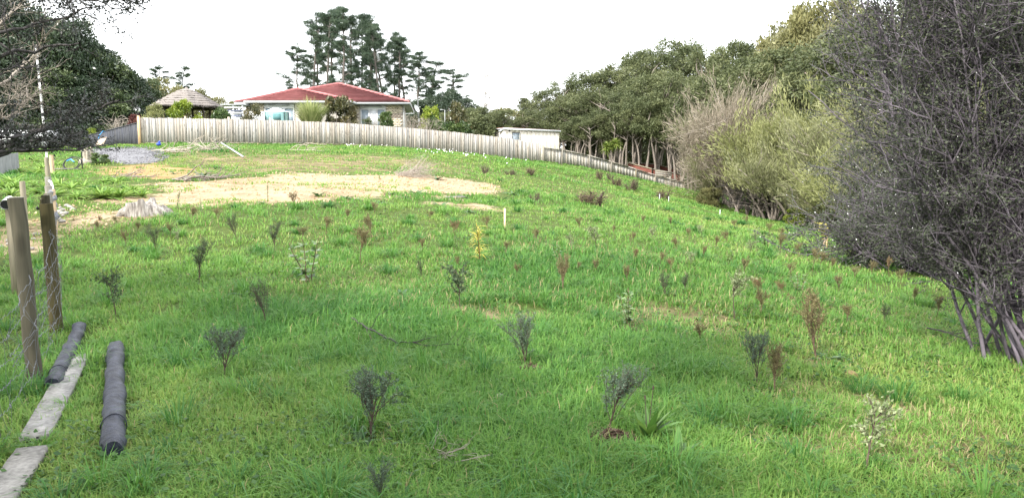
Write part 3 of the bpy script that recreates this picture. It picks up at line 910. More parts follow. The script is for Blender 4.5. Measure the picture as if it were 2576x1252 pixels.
# ------------------------------------------------------------------ brick house with red tiled hip roofs
def house():
    YE = 58.0
    ER, EL, AP = at(1030,258.5,YE), at(590,258.5,YE), at(853,212.5,63)
    zE = ER.z
    BR, BL = Vector((-8.7,68.5,zE)), Vector((EL.x-.4,68.5,zE))
    wER, wEL, wAP = at(884,260,56.4), at(615,260,56.4), at(752,225.5,60)
    wER.z = wEL.z = zE
    zg = 2.55
    org = Vector((-11.5, 58, zg))
    hs = thing("brick_house", "cream brick house with red tiled hip roof beyond the pale fence", "house", org)
    TILE = noise_mat("red_roof_tile", (.25,.088,.09), (.37,.15,.148), scale=2.0, detail=6, rough=.6, bump=.1, rand=.10, spec=.3)
    BR_M = noise_mat("cream_brick", (.50,.43,.32), (.68,.61,.48), scale=4, rough=.85, rand=.12, bump=.2)
    BAND = noise_mat("brown_brick", (.20,.17,.14), (.30,.26,.22), scale=4, rough=.85, rand=.12, bump=.2)
    MORT = plain_mat("mortar", (.45,.42,.37), .9)
    SOFF = plain_mat("soffit_grey", (.36,.38,.39), .6)
    GLASS = plain_mat("window_glass", (.30,.36,.42), .06, spec=.8)
    CURT = plain_mat("net_curtain", (.70,.72,.76), .8)
    L = lambda p: Vector(p) - org
    def roof_face(a, b, c, n, name="roof_course"):
        """courses of tiles from the eave a-b up to the peak c, each lapping over the one below"""
        a, b, c = [np.array(tuple(L(p))) for p in (a,b,c)]
        nrm = np.cross(b-a, c-a); nrm = nrm/np.linalg.norm(nrm)
        if nrm[2] < 0: nrm = -nrm
        for i in range(n):
            t0, t1 = max(0,i/n-.012), (i+1)/n
            p0, p1, p2, p3 = a+(c-a)*t0, b+(c-b)*t0, b+(c-b)*t1, a+(c-a)*t1
            up0, up1, b0 = nrm*.12, nrm*.02, nrm*.075
            m = MB(); m.add([p0+b0,p1+b0,p2-up1,p3-up1,p0+up0,p1+up0,p2+up1,p3+up1], [[0,3,2,1],[4,5,6,7],[0,1,5,4],[1,2,6,5],[2,3,7,6],[3,0,4,7]])
            m.build(name, TILE, hs)
    def deck(*tris):
        m = MB()
        for t in tris: m.add([L(p)-Vector((0,0,.03)) for p in t], [[0,1,2]])
        m.build("roof_deck", DARKBROWN, hs)
    deck((EL,ER,AP),(ER,BR,AP),(BR,BL,AP),(BL,EL,AP))
    deck((wEL,wER,wAP),(wEL+Vector((.2,5.5,0)),wEL,wAP),(wER,wER+Vector((0,5.5,0)),wAP))
    roof_face(EL, ER, AP, 15); roof_face(ER, BR, AP, 15); roof_face(BR, BL, AP, 4); roof_face(BL, EL, AP, 15)
    wBL, wBR = wEL + Vector((.2,5.5,0)), wER + Vector((0,5.5,0))
    roof_face(wEL, wER, wAP, 12); roof_face(wBL, wEL, wAP, 12); roof_face(wER, wBR, wAP, 12)
    for p, q in ((ER,AP),(EL,AP),(BR,AP),(wER,wAP),(wEL,wAP)):
        m = MB(); m.tube([L(p)+Vector((0,0,.07)), L(q)+Vector((0,0,.08))], .10, 8); m.build("hip_ridge", TILE, hs)
    # gutters, fascia and soffits
    for p, q in ((EL,ER),(ER,BR),(wEL,wER),(wBL,wEL),(wER,wBR)):
        m = MB(); m.beam(L(p)+Vector((0,0,-.05)), L(q)+Vector((0,0,-.05)), .13, .15); m.build("gutter", OFFWHITE, hs)
    def flat(pts, z, name, mat):
        m = MB(); v = [L((x,y,z)) for x,y in pts] + [L((x,y,z-.02)) for x,y in pts]
        k = len(pts); m.add(v, [list(range(k))] ); m.add(v, [list(range(2*k-1,k-1,-1))]); m.build(name, mat, hs)
    flat([(EL.x,YE+.05),(ER.x,YE+.05),(BR.x,BR.y),(BL.x,BL.y)], zE-.13, "soffit", SOFF)
    flat([(wEL.x,wEL.y+.05),(wER.x,wER.y+.05),(wER.x,YE),(wEL.x,YE)], zE-.14, "soffit", SOFF)
    # walls
    def wall(p, q, name="wall"):
        m = MB(); d = Vector(q)-Vector(p); c = (Vector(p)+Vector(q))/2
        m.box(L((c.x,c.y,(zg-.4+zE-.14)/2)), (d.length,.2,zE-.14-zg+.4), Matrix.Rotation(math.atan2(d.y,d.x),3,'Z')); m.build(name, MORT, hs)
    YW, YV = YE+.75, 57.0
    xr, xl = ER.x-.55, EL.x+.6
    wall((xl,YW,0),(xr,YW,0)); wall((xr-.1,YW,0),(BR.x-.6,BR.y-.6,0))
    wxr, wxl = wER.x-.5, wEL.x+.45
    wall((wxl,YV,0),(wxr,YV,0)); wall((wxr-.1,YV,0),(wxr-.1,YW,0)); wall((wxl+.1,YV,0),(wxl+.1,YW+3,0))
    bm1, bm2 = MB(), MB()
    bm1.box((0,0,0),(.235,.05,.108)); bm2.box((0,0,0),(.235,.05,.108))
    me1, me2 = bm1.mesh("brick", BR_M), bm2.mesh("brick", BAND)
    def bricks(x0, x1, y, z0, z1, hole, band=None):
        r, z = 0, z1-.06
        while z > z0:
            x = x0 + (.125 if r % 2 else 0) + .12
            while x < x1-.1:
                if not (hole and hole[0]-.1 < x < hole[1]+.1):
                    o = link("brick", me2 if band and band[0] < z < band[1] else me1, hs, L((x,y-.112,z)))
                x += .25
            z -= .121; r += 1
    rx0, rx1 = at(908,290,YW).x, at(971,290,YW).x
    bz = at(900,297,YW).z, at(900,288,YW).z
    bricks(at(884,290,YW).x, xr, YW, zE-1.75, zE-.16, (rx0,rx1), bz)
    lx0, lx1 = at(668,290,YV).x, at(742,290,YV).x
    bricks(wxl, at(690,290,YV).x, YV, zE-1.75, zE-.16, (lx0,lx1), bz)
    def window(x0, x1, y, z1, h, panes):
        z0 = z1-h
        m = MB(); t = .07
        for zz in (z0+t/2, z1-t/2): m.box(L(((x0+x1)/2,y,zz)), (x1-x0,.10,t))
        for i in range(panes+1):
            m.box(L((x0+t/2+(x1-x0-t)*i/panes, y-.004, (z0+z1)/2)), (t,.098,h-.006))
        w = m.build("window", WHITE, hs)
        for i in range(panes):
            a = x0+t+(x1-x0-t)*i/panes; b = a+(x1-x0-t)/panes-t
            m = MB(); m.box(L(((a+b)/2, y+.012, (z0+z1)/2)), (b-a+.02,.01,h-.1)); m.build("pane", GLASS if i != panes//2 else CURT, w)
        m = MB()
        n = 26; xs = np.linspace(x0+.1,x1-.1,n); V = []
        for zz in (z0+.06,z1-.06):
            for k,xx in enumerate(xs): V.append(L((xx, y+.05+.012*(-1)**k, zz)))
        m.add(V, [[k,k+1,n+k+1,n+k] for k in range(n-1)]); m.build("curtain", CURT, w)
    def header(x0, x1, y, za, zb):
        m = MB(); m.box(L(((x0+x1)/2,y,(za+zb)/2)), (x1-x0,.06,za-zb)); m.build("window_header", WHITE, hs)
        m = MB(); m.box(L(((x0+x1)/2,y-.10,za-.10)), ((x1-x0)*.7,.13,.09)); m.build("awning_cassette", OFFWHITE, hs)
    header(rx0, rx1, YW-.135, zE-.16, zE-.42); window(rx0, rx1, YW-.13, zE-.42, 1.5, 3)
    header(lx0, lx1, YV-.135, zE-.16, zE-.42); window(lx0, lx1, YV-.13, zE-.42, 1.4, 3)
    # downpipe at the right corner
    m = MB(); m.tube([L((xr+.05,YW-.2,zE-.2)), L((xr+.05,YW-.2,zg-.2))], .04, 8); m.build("downpipe", OFFWHITE, hs)
    # satellite dish and aerials stand on their own brackets by the right corner
    db = at(1041,286,58.4)
    dish = thing("satellite_dish", "white satellite dish on a bracket at the house corner", "dish", (xr+.1, 58.6, db.z))
    o = dish.location
    m = MB(); m.tube([(0,0,0),(db.x-o.x,0,.0),(db.x-o.x+.05,-.02,.25)], .03, 8); m.build("bracket", OFFWHITE, dish)
    c = at(1047,274,58.3)-o; n = Vector((.85,-.35,.35)).normalized()
    m = MB(); rings = [(.30,.07),(.24,.03),(.14,.01),(.01,.0)]
    q = n.to_track_quat('Z','Y').to_matrix()
    V, F = [], []
    for side in (0,.012):
        for r_, zz in rings:
            for k in range(20):
                th = k*PI/10; V.append(c + q @ Vector((r_*math.cos(th), r_*math.sin(th), zz-side)))
    for s in (0,1):
        for r_ in range(3):
            for k in range(20):
                b0 = s*80+r_*20; f = [b0+k, b0+(k+1)%20, b0+20+(k+1)%20, b0+20+k]; F.append(f if s == 0 else f[::-1])
    for k in range(20): F.append([k,(k+1)%20,80+(k+1)%20,80+k])
    m.add(V,F); m.build("reflector", WHITE, dish, smooth=True)
    m = MB(); m.tube([c-n*.02, c+n*.32], .012, 6); m.tube([c+n*.30, c+n*.38], .03, 8); m.build("feed_arm", OFFWHITE, dish)
    mp = at(1052,296,60); mt = at(1050,245,60)
    ant = thing("television_aerial", "thin television aerial on a mast beside the house", "aerial", (mp.x, mp.y, hz1(mp.x,mp.y)))
    zt = mt.z-ant.location.z
    m = MB(); m.tube([(0,0,-.1),(0,0,zt)], .025, 6); m.build("mast", STEEL, ant)
    m = MB(); m.tube([(-.5,-.2,zt-.05),(.6,.25,zt+.02)], .012, 5); m.build("boom", STEEL, ant)
    for k in range(8):
        f = -.45+k*.14; m = MB(); m.tube([(f-.12,f*.4+.25,zt-.02),(f+.12,f*.4-.25,zt-.02)], .008, 5); m.build("element", STEEL, ant)
house()

# slatted carport between gazebo and house
def pergola():
    a, b = at(556,263.5,56), at(611,263.5,56)
    zg = hz1(a.x,a.y)
    p = thing("pergola", "white and blue slatted pergola between gazebo and house", "pergola", (a.x,a.y,zg))
    w, h = b.x-a.x, a.z-zg
    m = MB(); m.box((w/2,1.2,h),(w+.2,2.6,.07)); m.build("roof", OFFWHITE, p)
    BLUE = plain_mat("blue_slat", (.16,.18,.30), .5)
    for k in range(6):
        m = MB(); m.box((w/2,-.05,h-.22-.19*k),(w,.03,.05 if k % 2 else .10)); m.build("slat", BLUE if k % 2 else WHITE, p)
    for xx in (.03,w*.55,w-.03):
        m = MB(); m.box((xx,.02,h/2-.05),(.09,.09,h-.03)); m.build("post", WHITE, p)
    m = MB(); m.box((w/2,1.5,h*.45),(w,.03,h*.85)); m.build("back_panel", plain_mat("pale_panel",(.55,.58,.66),.5), p)
pergola()

# small teal garden tent
def tent():
    c = at(697,299,51.5); zg = hz1(c.x,c.y)
    t = thing("garden_greenhouse", "small teal and clear plastic greenhouse tent behind the fence", "greenhouse", (c.x,c.y,zg))
    TEAL = plain_mat("teal_plastic", (.30,.52,.52), .3); CLEAR = plain_mat("pale_blue_plastic", (.48,.66,.70), .3)
    z1, z2, z3 = at(0,282,51.5).z-zg, at(0,271,51.5).z-zg, 0
    w = .62
    fr = [(-w,-.5),(w,-.5),(w,.5),(-w,.5)]
    m = MB(); V = [(x,y,-.05) for x,y in fr]+[(x,y,z1) for x,y in fr]; m.add(V, [[0,1,5,4],[1,2,6,5],[2,3,7,6],[3,0,4,7]]); m.build("cover_walls", TEAL, t)
    m = MB(); V = [(x*1.04,y*1.04,z1) for x,y in fr]+[(-w*.35,0,z2),(w*.1,0,z2)]; m.add(V, [[0,1,5,4],[2,3,4,5]]); m.add(V, [[1,2,5],[3,0,4]]); m.build("cover_roof", CLEAR, t)
    for x,y in fr:
        m = MB(); m.tube([(x*1.02,y*1.02,0),(x*1.02,y*1.02,z1)], .02, 6); m.build("pole", BLACK, t)
    m = MB(); m.box((.15,-.515,z1-.35),(.5,.01,.42)); m.build("mesh_window", plain_mat("mesh_net",(.10,.22,.23),.8), t)
tent()
# white garden shed wall left of it
def screen():
    a = at(650,299,53); zg = hz1(a.x,a.y)
    p = thing("garden_screen", "white panel screen behind the shrub beside the greenhouse tent", "screen", (a.x,a.y,zg))
    zt = at(650,281,53).z-zg
    for k in range(4):
        m = MB(); m.box((-.75+k*.5,0,zt/2),(.47,.03,zt)); m.build("panel", WHITE, p)
    for k in range(5):
        m = MB(); m.box((-1+k*.5,.03,zt/2),(.05,.05,zt+.06)); m.build("post", OFFWHITE, p)
screen()

# ------------------------------------------------------------------ cream shed
def shed():
    S1, S2 = at(1266,322,61.5), at(1405.5,328.5,65)
    zb = 0.6
    org = Vector((S1.x,S1.y,zb))
    s = thing("garden_shed", "cream corrugated shed with small window behind the fence", "shed", org)
    def stain():
        return noise_mat("cream_cladding", (.58,.52,.42), (.82,.78,.68), scale=1.2, stretch=(3,3,.7), detail=8, rough=.55, bump=.05, c3=(.78,.73,.63), rand=.04)
    CR = stain()
    d = S2-S1; dl = Vector((d.x,d.y,0)); n = 14; ang = math.atan2(d.y,d.x); R = Matrix.Rotation(ang,3,'Z')
    back = Vector((-d.y,d.x,0)).normalized()*3.2
    f = Vector((d.y,-d.x,0)).normalized()
    wl, wr = .165, .30
    for i in range(n):
        t0, t1 = i/n, (i+1)/n
        p = dl*((t0+t1)/2); ht = (S1.z-zb) + d.z*(t0+t1)/2 - .04
        if wl < (t0+t1)/2 < wr+.0:
            segs_ = [(-.3, ht-.95), (ht-.28, ht)]
        else: segs_ = [(-.3, ht)]
        for z0, z1 in segs_:
            m = MB(); m.box((p.x,p.y,(z0+z1)/2),(dl.length/n*.985,.04,z1-z0),R); m.build("cladding_sheet", CR, s)
        q = dl*t1
        m = MB(); m.tube([q+f*.03+Vector((0,0,-.3)), q+f*.03+Vector((0,0,ht-.02))], .022, 6)
        if not (wl < t1 < wr-.02): m.build("rib", CR, s)
    # window
    wx0, wx1 = dl*(2/n+.003), dl*(4/n+.007); c = (wx0+wx1)/2; zt = (S1.z-zb)+d.z*.22-.04
    w = MB()
    ww = (wx1-wx0).length
    for zz in (zt-.30, zt-.93): w.box((c.x,c.y,zz),(ww,.09,.06),R)
    for q in (wx0,wx1): w.box((q.x,q.y,zt-.615),(.06,.085,.66),R)
    wo = w.build("window", plain_mat("dark_window_frame",(.14,.14,.15),.5), s)
    for k in range(3):
        m = MB(); m.box((c.x,c.y,zt-.42-.2*k),(ww-.05,.012,.19),R); m.build("pane", plain_mat("shed_glass",(.35,.42,.50),.15,spec=.7), wo)
        m = MB(); m.box((c.x+f.x*.01,c.y+f.y*.01,zt-.52-.2*k),(ww-.05,.03,.02),R); m.build("glazing_bar", WHITE, wo)
    # other walls
    for a, b in ((Vector((0,0,0)), back*.45), (dl, dl+back), (back, dl+back)):
        e = b-a; m = MB(); m.box(((a+b)/2+Vector((0,0,(S1.z-zb)/2-.25))), (e.length,.04,S1.z-zb-.1), Matrix.Rotation(math.atan2(e.y,e.x),3,'Z')); m.build("wall", CR, s)
    up = Vector((0,0,S1.z-zb)); up2 = Vector((0,0,S2.z-zb))
    def sheet(p4, th, name, mat):
        a,b,c_,d_ = [np.array(tuple(v)) for v in p4]; nn = np.array([0,0,th])
        m = MB(); m.add([a,b,c_,d_,a+nn,b+nn,c_+nn,d_+nn],[[0,3,2,1],[4,5,6,7],[0,1,5,4],[1,2,6,5],[2,3,7,6],[3,0,4,7]]); m.build(name, mat, s)
    ROOF = plain_mat("rusty_red_roof", (.20,.075,.055), .6)
    e1 = dl.normalized()*.12
    sheet([up+f*.12-e1, up2+dl+f*.12+e1, up2+dl+back+e1+Vector((0,0,-.12)), up+back-e1+Vector((0,0,-.12))], .035, "roof", ROOF)
    m = MB(); m.beam(up+f*.13-e1+Vector((0,0,-.06)), up2+dl+f*.13+e1+Vector((0,0,-.06)), .03, .14); m.build("fascia", WHITE, s)
    # open lean-to roof on the left
    va = at(1203,327,63)-org; vb = at(1235,325.5,62.2)-org
    pts = [va, vb, up+f*.1+Vector((-.1,0,-.02))]
    for i in range(2):
        p, q = pts[i], pts[i+1]
        sheet([p, q, q+back*.7, p+back*.7], .03, "lean_to_sheet", ROOF)
        m = MB(); m.beam(p+Vector((0,-.02,-.03)), q+Vector((0,-.02,-.03)), .03, .06); m.build("lean_to_edge", WHITE, s)
    for p in (va+back*.2+Vector((.3,0,0)), va+back*.6+Vector((1.5,0,0))):
        m = MB(); m.tube([(p.x,p.y,-.5),(p.x,p.y,p.z)], .05, 6); m.build("lean_to_post", DARKBROWN, s)
    m = MB(); m.beam(up+Vector((-.35,.1,-.28)), up+Vector((.05,.0,-.10)), .12,.14); m.build("bracket", OFFWHITE, s)
    v = dl*.10
    m = MB(); m.tube([v+Vector((0,0,zt-.14)), v+f*.08+Vector((0,0,zt-.14))], .07, 10); m.build("vent", BLACK, s)
shed()

# rusty garden enclosure beside the bush
def enclosure():
    a = at(1578,410,70); zg = hz1(a.x,a.y)
    e = thing("garden_enclosure", "rusty red corrugated garden enclosure with timber rails below the bush", "enclosure", (a.x,a.y,zg))
    RUST = noise_mat("rusty_iron", (.13,.045,.035), (.26,.10,.075), scale=1.5, stretch=(1,1,3), rough=.8, bump=.2)
    pts = [at(1578,410,70), at(1640,426,68.5), at(1712,440,69)]
    top2 = [at(1584,410,73), at(1650,414,74), at(1712,431,72)]
    for line, mat_, hh in ((pts, RUST, 1.0), (top2, RUST, .9)):
        for i in range(2):
            p, q = line[i]-e.location, line[i+1]-e.location
            k = 18; V = []
            nn = Vector((q.y-p.y, p.x-q.x, 0)).normalized()
            for zz in (0, -hh):
                for j in range(k+1):
                    r = p+(q-p)*(j/k) + nn*(.02 if j % 2 else -.02); V.append((r.x,r.y,r.z+zz))
            m = MB(); m.add(V, [[j,j+1,k+1+j+1,k+1+j] for j in range(k)]); m.build("iron_sheet", mat_, e)
            m = MB(); m.tube([p+Vector((0,-.06,.04)), q+Vector((0,-.06,.04))], .045, 7); m.build("rail", W_CAP, e)
            for r in (p, q):
                m = MB(); m.tube([(r.x,r.y-.1,r.z-hh-.2),(r.x,r.y-.1,r.z+.12)], .05, 7); m.build("post", W_CAP, e)
    for k in range(5):
        p, q = at(1648,428,68.2)-e.location, at(1690,432,68.2)-e.location
        m = MB(); m.beam(p-Vector((0,0,.06+.17*k)), q-Vector((0,0,.10+.17*k)), .03, .15); m.build("timber_board", W_CAP, e)
enclosure()

# ------------------------------------------------------------------ trees and shrubs
BARK_GREY = noise_mat("grey_bark", (.12,.10,.085), (.33,.285,.25), scale=6, stretch=(3,3,.8), rough=.9, bump=.5)
BARK_PINE = noise_mat("pine_bark", (.06,.052,.047), (.17,.15,.135), scale=4, stretch=(3,3,.6), rough=.95, bump=.5)
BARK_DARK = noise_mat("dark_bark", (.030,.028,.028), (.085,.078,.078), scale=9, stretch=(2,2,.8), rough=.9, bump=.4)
BARK_DRY = noise_mat("dry_twig_bark", (.22,.19,.16), (.42,.37,.32), scale=8, rough=.9, bump=.2)
TWIG = noise_mat("manuka_twig", (.058,.051,.062), (.20,.175,.205), scale=3, rough=.85, bump=.2)
KAN = leaf_mat("kanuka_leaf", (.048,.066,.03), (.108,.128,.056), (.195,.21,.098), .25)
KAN2 = leaf_mat("kanuka_leaf_pale", (.10,.105,.05), (.20,.20,.095), (.31,.30,.15), .25)
PINEM = leaf_mat("pine_needle", (.024,.045,.03), (.05,.08,.048), (.10,.135,.075), .2)
DARKL = leaf_mat("dark_glossy_leaf", (.022,.040,.024), (.046,.072,.040), (.10,.13,.085), .2, .35, .55)
OLIVE = leaf_mat("olive_leaf", (.085,.09,.035), (.17,.17,.07), (.29,.27,.12), .25)
YELG = leaf_mat("yellow_green_brush", (.13,.145,.055), (.235,.25,.10), (.35,.36,.165), .3)
OLBR = leaf_mat("olive_brush", (.09,.10,.048), (.18,.19,.09), (.29,.29,.15), .3)
DRYB = leaf_mat("dry_grey_brush", (.16,.135,.10), (.265,.225,.172), (.39,.345,.28), .2)
CITR = leaf_mat("citrus_leaf", (.07,.13,.015), (.20,.27,.03), (.37,.40,.07), .3, .4, .5)
GREENL = leaf_mat("garden_leaf", (.025,.055,.015), (.065,.11,.03), (.16,.20,.06), .25, .4, .5)
RUSTL = leaf_mat("green_rust_leaf", (.035,.05,.018), (.085,.085,.035), (.20,.15,.07), .2, .4, .5)
REDL = leaf_mat("red_leaf", (.06,.02,.018), (.13,.045,.04), (.20,.09,.07), .2)
FLAXL = leaf_mat("tall_cane_leaf", (.17,.22,.07), (.31,.36,.14), (.50,.50,.26), .3)
CABL = leaf_mat("cabbage_tree_leaf", (.09,.15,.03), (.21,.29,.055), (.40,.44,.14), .3, .35, .5)
FLOWER = plain_mat("white_flower", (.80,.80,.80), .6)

def lobes_crown(rng, lobes, n, L, W, out=.7, up=.25, jit=.6, shell=(.55,1.05), flat=False):
    """leaf clumps: many small pointed faces spread through every lobe"""
    m = MB()
    C = np.array([l[0] for l in lobes], float); R = np.array([l[1] for l in lobes], float)
    k = len(C)
    i = np.repeat(np.arange(k), n)
    N = len(i)
    dv = rnd_dirs(rng, N)
    dv[:,2] = np.where(rng.uniform(size=N) < .35, np.abs(dv[:,2]), dv[:,2])
    dv = unit(dv)
    rr = rng.uniform(shell[0], shell[1], (N,1))
    P = C[i] + dv*R[i]*rr
    A = unit(dv*out + np.array([[0,0,up]]) + rng.normal(0,jit,(N,3)))
    if flat: A = unit(A*np.array([[1,1,.4]]))
    B = unit(np.cross(A, rnd_dirs(rng, N)))
    s = rng.uniform(.6,1.3,(N,1))
    P = P + rng.normal(0,.14,(N,3))*R[i]
    t = np.clip(np.repeat(rng.uniform(.1,.9,k),n)*.55 + rng.uniform(0,1,N)*.45, 0, 1)
    m.leaves(P, A*L*s, B*W*s, t)
    return m

def wander(rng, p, d, length, n, jit, lift=0.0):
    p = np.array(tuple(p), float); d = np.array(tuple(d), float); d /= np.linalg.norm(d)
    out = [p.copy()]
    for _ in range(n):
        d = d + rng.normal(0, jit, 3) + np.array([0,0,lift]); d /= np.linalg.norm(d)
        p = p + d*length/n
        out.append(p.copy())
    return np.array(out)

def kanuka(seed, H=10.0, R=3.0, trunks=2, bare=.42, nl=62, n=230, L=.105, W=.042, mat=None):
    rng = np.random.default_rng(seed)
    tm = MB(); lobes = []
    tops = []
    for t in range(trunks):
        a = rng.uniform(0,2*PI); sp = rng.uniform(.06,.22) if bare < .55 else rng.uniform(.0,.07)
        P = wander(rng, (math.cos(a)*(.22 if bare < .55 else .6)*t, math.sin(a)*.22*t, -.3), (math.cos(a)*sp, math.sin(a)*sp, 1), H*rng.uniform(.70,.84), 9, .07, .03)
        tm.tube(P, np.linspace(.15 if trunks > 1 else .2, .045, len(P)), 7)
        tops.append(P)
    for k in range(nl):
        th = rng.uniform(0,2*PI); u = rng.uniform(0,1)**.6
        ht = rng.uniform(bare, 1.0)
        rad = R*u*math.sqrt(max(.05, 1 - ((ht-.62)/.46)**2))
        c = np.array([rad*math.cos(th), rad*math.sin(th), H*ht - .5])
        r = rng.uniform(.45,.98)*(1.15-.3*ht)
        lobes.append((c, np.array([r*rng.uniform(.8,1.2), r, r*rng.uniform(.7,1.05)])))
        if k % 2 == 0:
            P = tops[k % trunks]
            j = int(np.argmin(np.abs(P[:,2]-(c[2]-1.6)))); j = max(3, min(j, len(P)-1))
            s = P[j]; mid = (s+c)/2 + rng.normal(0,.25,3)
            tm.tube([s, mid, c], [.06,.04,.015], 5, cap=False)
    return tm.mesh("trunk", BARK_GREY, True), lobes_crown(rng, lobes, n, L, W).mesh("crown", mat or KAN)

def brush(seed, H=4.5, R=2.0, n=14000, mat=None, L=.22, W=.018, bark=None, stems=7, low=.12, lean=(0,0)):
    """upswept, fine-leaved bush"""
    rng = np.random.default_rng(seed)
    tm = MB(); cen, dirs = [], []
    for s in range(stems):
        a = rng.uniform(0,2*PI)
        P = wander(rng, (rng.normal(0,.15), rng.normal(0,.15), -.2), (math.cos(a)*.45+lean[0], math.sin(a)*.45+lean[1], 1), H*rng.uniform(.55,.85), 7, .12)
        tm.tube(P, np.linspace(.075,.02,len(P)), 6, cap=False)
        for j in range(16):
            q = P[rng.integers(2,len(P))]
            a2 = rng.uniform(0,2*PI); el = rng.uniform(-.1,1.0)
            d = np.array([math.cos(a2)*math.cos(el)+lean[0], math.sin(a2)*math.cos(el)+lean[1], math.sin(el)+.15])
            Q = wander(rng, q, d, R*rng.uniform(.4,.95), 4, .18, .06)
            tm.tube(Q, np.linspace(.02,.006,len(Q)), 4, cap=False)
            for b in range(1,len(Q)):
                if Q[b][2] > low*H:
                    cen.append(Q[b]); dirs.append(Q[b]-Q[b-1])
    cen, dirs = np.array(cen), unit(np.array(dirs))
    k = max(1, n//len(cen)); i = np.repeat(np.arange(len(cen)), k); N = len(i)
    P = cen[i] + rng.normal(0,.21,(N,3))
    A = unit(dirs[i] + np.array([[0,0,.35]]) + rng.normal(0,.38,(N,3)))
    B = unit(np.cross(A, rnd_dirs(rng,N))); s = rng.uniform(.5,1.3,(N,1))
    t = np.clip(np.repeat(rng.uniform(0,1,len(cen)),k)*.5 + rng.uniform(0,.5,N), 0, 1)
    m = MB(); m.leaves(P, A*L*.5*s, B*W*s, t)
    return tm.mesh("trunk", bark or BARK_GREY, True), m.mesh("crown", mat or OLBR)

def pine(seed, H=17.0, R=3.2, bare=.4, nb=34, dens=1.0, mat=None):
    rng = np.random.default_rng(seed)
    tm = MB()
    P = wander(rng, (0,0,-.3), (rng.normal(0,.03),rng.normal(0,.03),1), H, 12, .03)
    tm.tube(P, np.linspace(.24,.05,len(P)), 8)
    pads = []
    for b in range(nb):
        h = bare + (1-bare)*(b+rng.uniform(0,1))/nb
        if rng.uniform() > .34 + .5*h: continue
        z = h*H; j = min(len(P)-2, int(h*(len(P)-1))); s = P[j] + (P[j+1]-P[j])*(h*(len(P)-1)-j)
        a = rng.uniform(0,2*PI); ln = R*rng.uniform(.45,1.0)*(1.15-.75*h**2.2)
        Q = wander(rng, s, (math.cos(a), math.sin(a), rng.uniform(.05,.5)), ln, 4, .16, .05)
        tm.tube(Q, np.linspace(.07,.015,len(Q)), 5, cap=False)
        for q in range(2, len(Q)):
            for _ in range(2):
                c = Q[q] + rng.normal(0,.16,3) + np.array([0,0,.05])
                r = rng.uniform(.26,.50)
                pads.append((c, np.array([r*1.2, r*1.2, r*.55])))
    for _ in range(4):
        pads.append((P[-1]+rng.normal(0,.3,3), np.array([.6,.6,.5])))
    m = lobes_crown(rng, pads, int(62*dens), .20, .026, out=.5, up=.55, jit=.5, shell=(.1,1.35))
    return tm.mesh("trunk", BARK_PINE, True), m.mesh("crown", mat or PINEM)

def bushy(seed, H=8.0, R=2.6, nl=50, n=230, L=.15, W=.06, mat=None, low=.05, bark=None, round_=False):
    """leafy to the ground"""
    rng = np.random.default_rng(seed)
    tm = MB(); lobes = []
    P = wander(rng, (0,0,-.2), (0,0,1), H*.8, 6, .06)
    tm.tube(P, np.linspace(.03*H**.8, .006*H, len(P)), 7)
    for k in range(nl):
        th = rng.uniform(0,2*PI); ht = rng.uniform(low,1)
        prof = math.sqrt(max(.03, 1-((ht-.45)/.58)**2)) if not round_ else math.sqrt(max(.05, 1-((ht-.5)/.52)**2))
        rad = R*rng.uniform(.3,1)**.5*prof
        r = R*rng.uniform(.22,.38)
        c = np.array([rad*math.cos(th)*.85, rad*math.sin(th)*.85, max(r*.4, H*ht-r*.5)])
        lobes.append((c, np.array([r,r,r*rng.uniform(.6,.85)])))
        if k % 2 == 0:
            s = P[max(1,int(ht*4))]; tm.tube([s,(s+c)/2+np.array([0,0,.05*H*.3]),c], [.006*H,.004*H,.0015*H], 5, cap=False)
    return tm.mesh("trunk", bark or BARK_GREY, True), lobes_crown(rng, lobes, n, L, W).mesh("crown", mat or GREENL)

def plant_tree(proto, H, name, label, cat, group, p, h, wide=1.0, rot=0.0, parts=("trunk","crown"), mats=None):
    """a copy of a tree: its own Empty, its own trunk and crown objects"""
    s = h/H
    o = thing(name, label, cat, p, rot, group, (s*wide, s*wide, s))
    for nm, me in zip(parts, proto):
        c = link(nm, me, o)
        if mats and nm == "crown":
            me2 = mats.get(id(me))
            if me2: c.data = me2
    return o

def stand(x, Y, ytop, sink=0.0):
    """ground point below column x at depth Y and the height that reaches row ytop"""
    g = at(x, 400, Y); z = hz1(g.x, g.y)
    return Vector((g.x, g.y, z-sink)), at(x, ytop, Y).z - z + sink

rt = random.Random(4)
# --- the bush on the right
KP = [kanuka(100+i, trunks=(1,2,3,2,2)[i], bare=(.40,.46,.44,.36,.48)[i]) for i in range(5)]
KF = [kanuka(120+i, trunks=3, bare=.60, R=2.7, nl=48, n=230) for i in range(3)]
GRP = "trees of the bush beside the field"
for i, (x, Y, yt) in enumerate([(1325,90,243),(1372,88,226),(1420,87,196),(1467,86,180),(1515,86,170),(1562,84,146),(1610,82,127),(1658,79,115),(1697,77,93),(1745,75,128),(1792,71,130),
                                (1842,66,119),(1890,62,99)]):
    p, h = stand(x, Y, yt)
    plant_tree(KP[(i*2+1)%5], 10.0, "kanuka_tree", "kanuka tree with the highest crown on the left half of the bush skyline" if yt == 93 else "kanuka tree at the low end of the bush skyline next to the shed" if i == 0 else "tall kanuka tree whose crown makes the skyline of the bush", "tree", GRP, p, h, rt.uniform(1.0,1.2)*(10/h)**.4, rt.uniform(0,6.28))
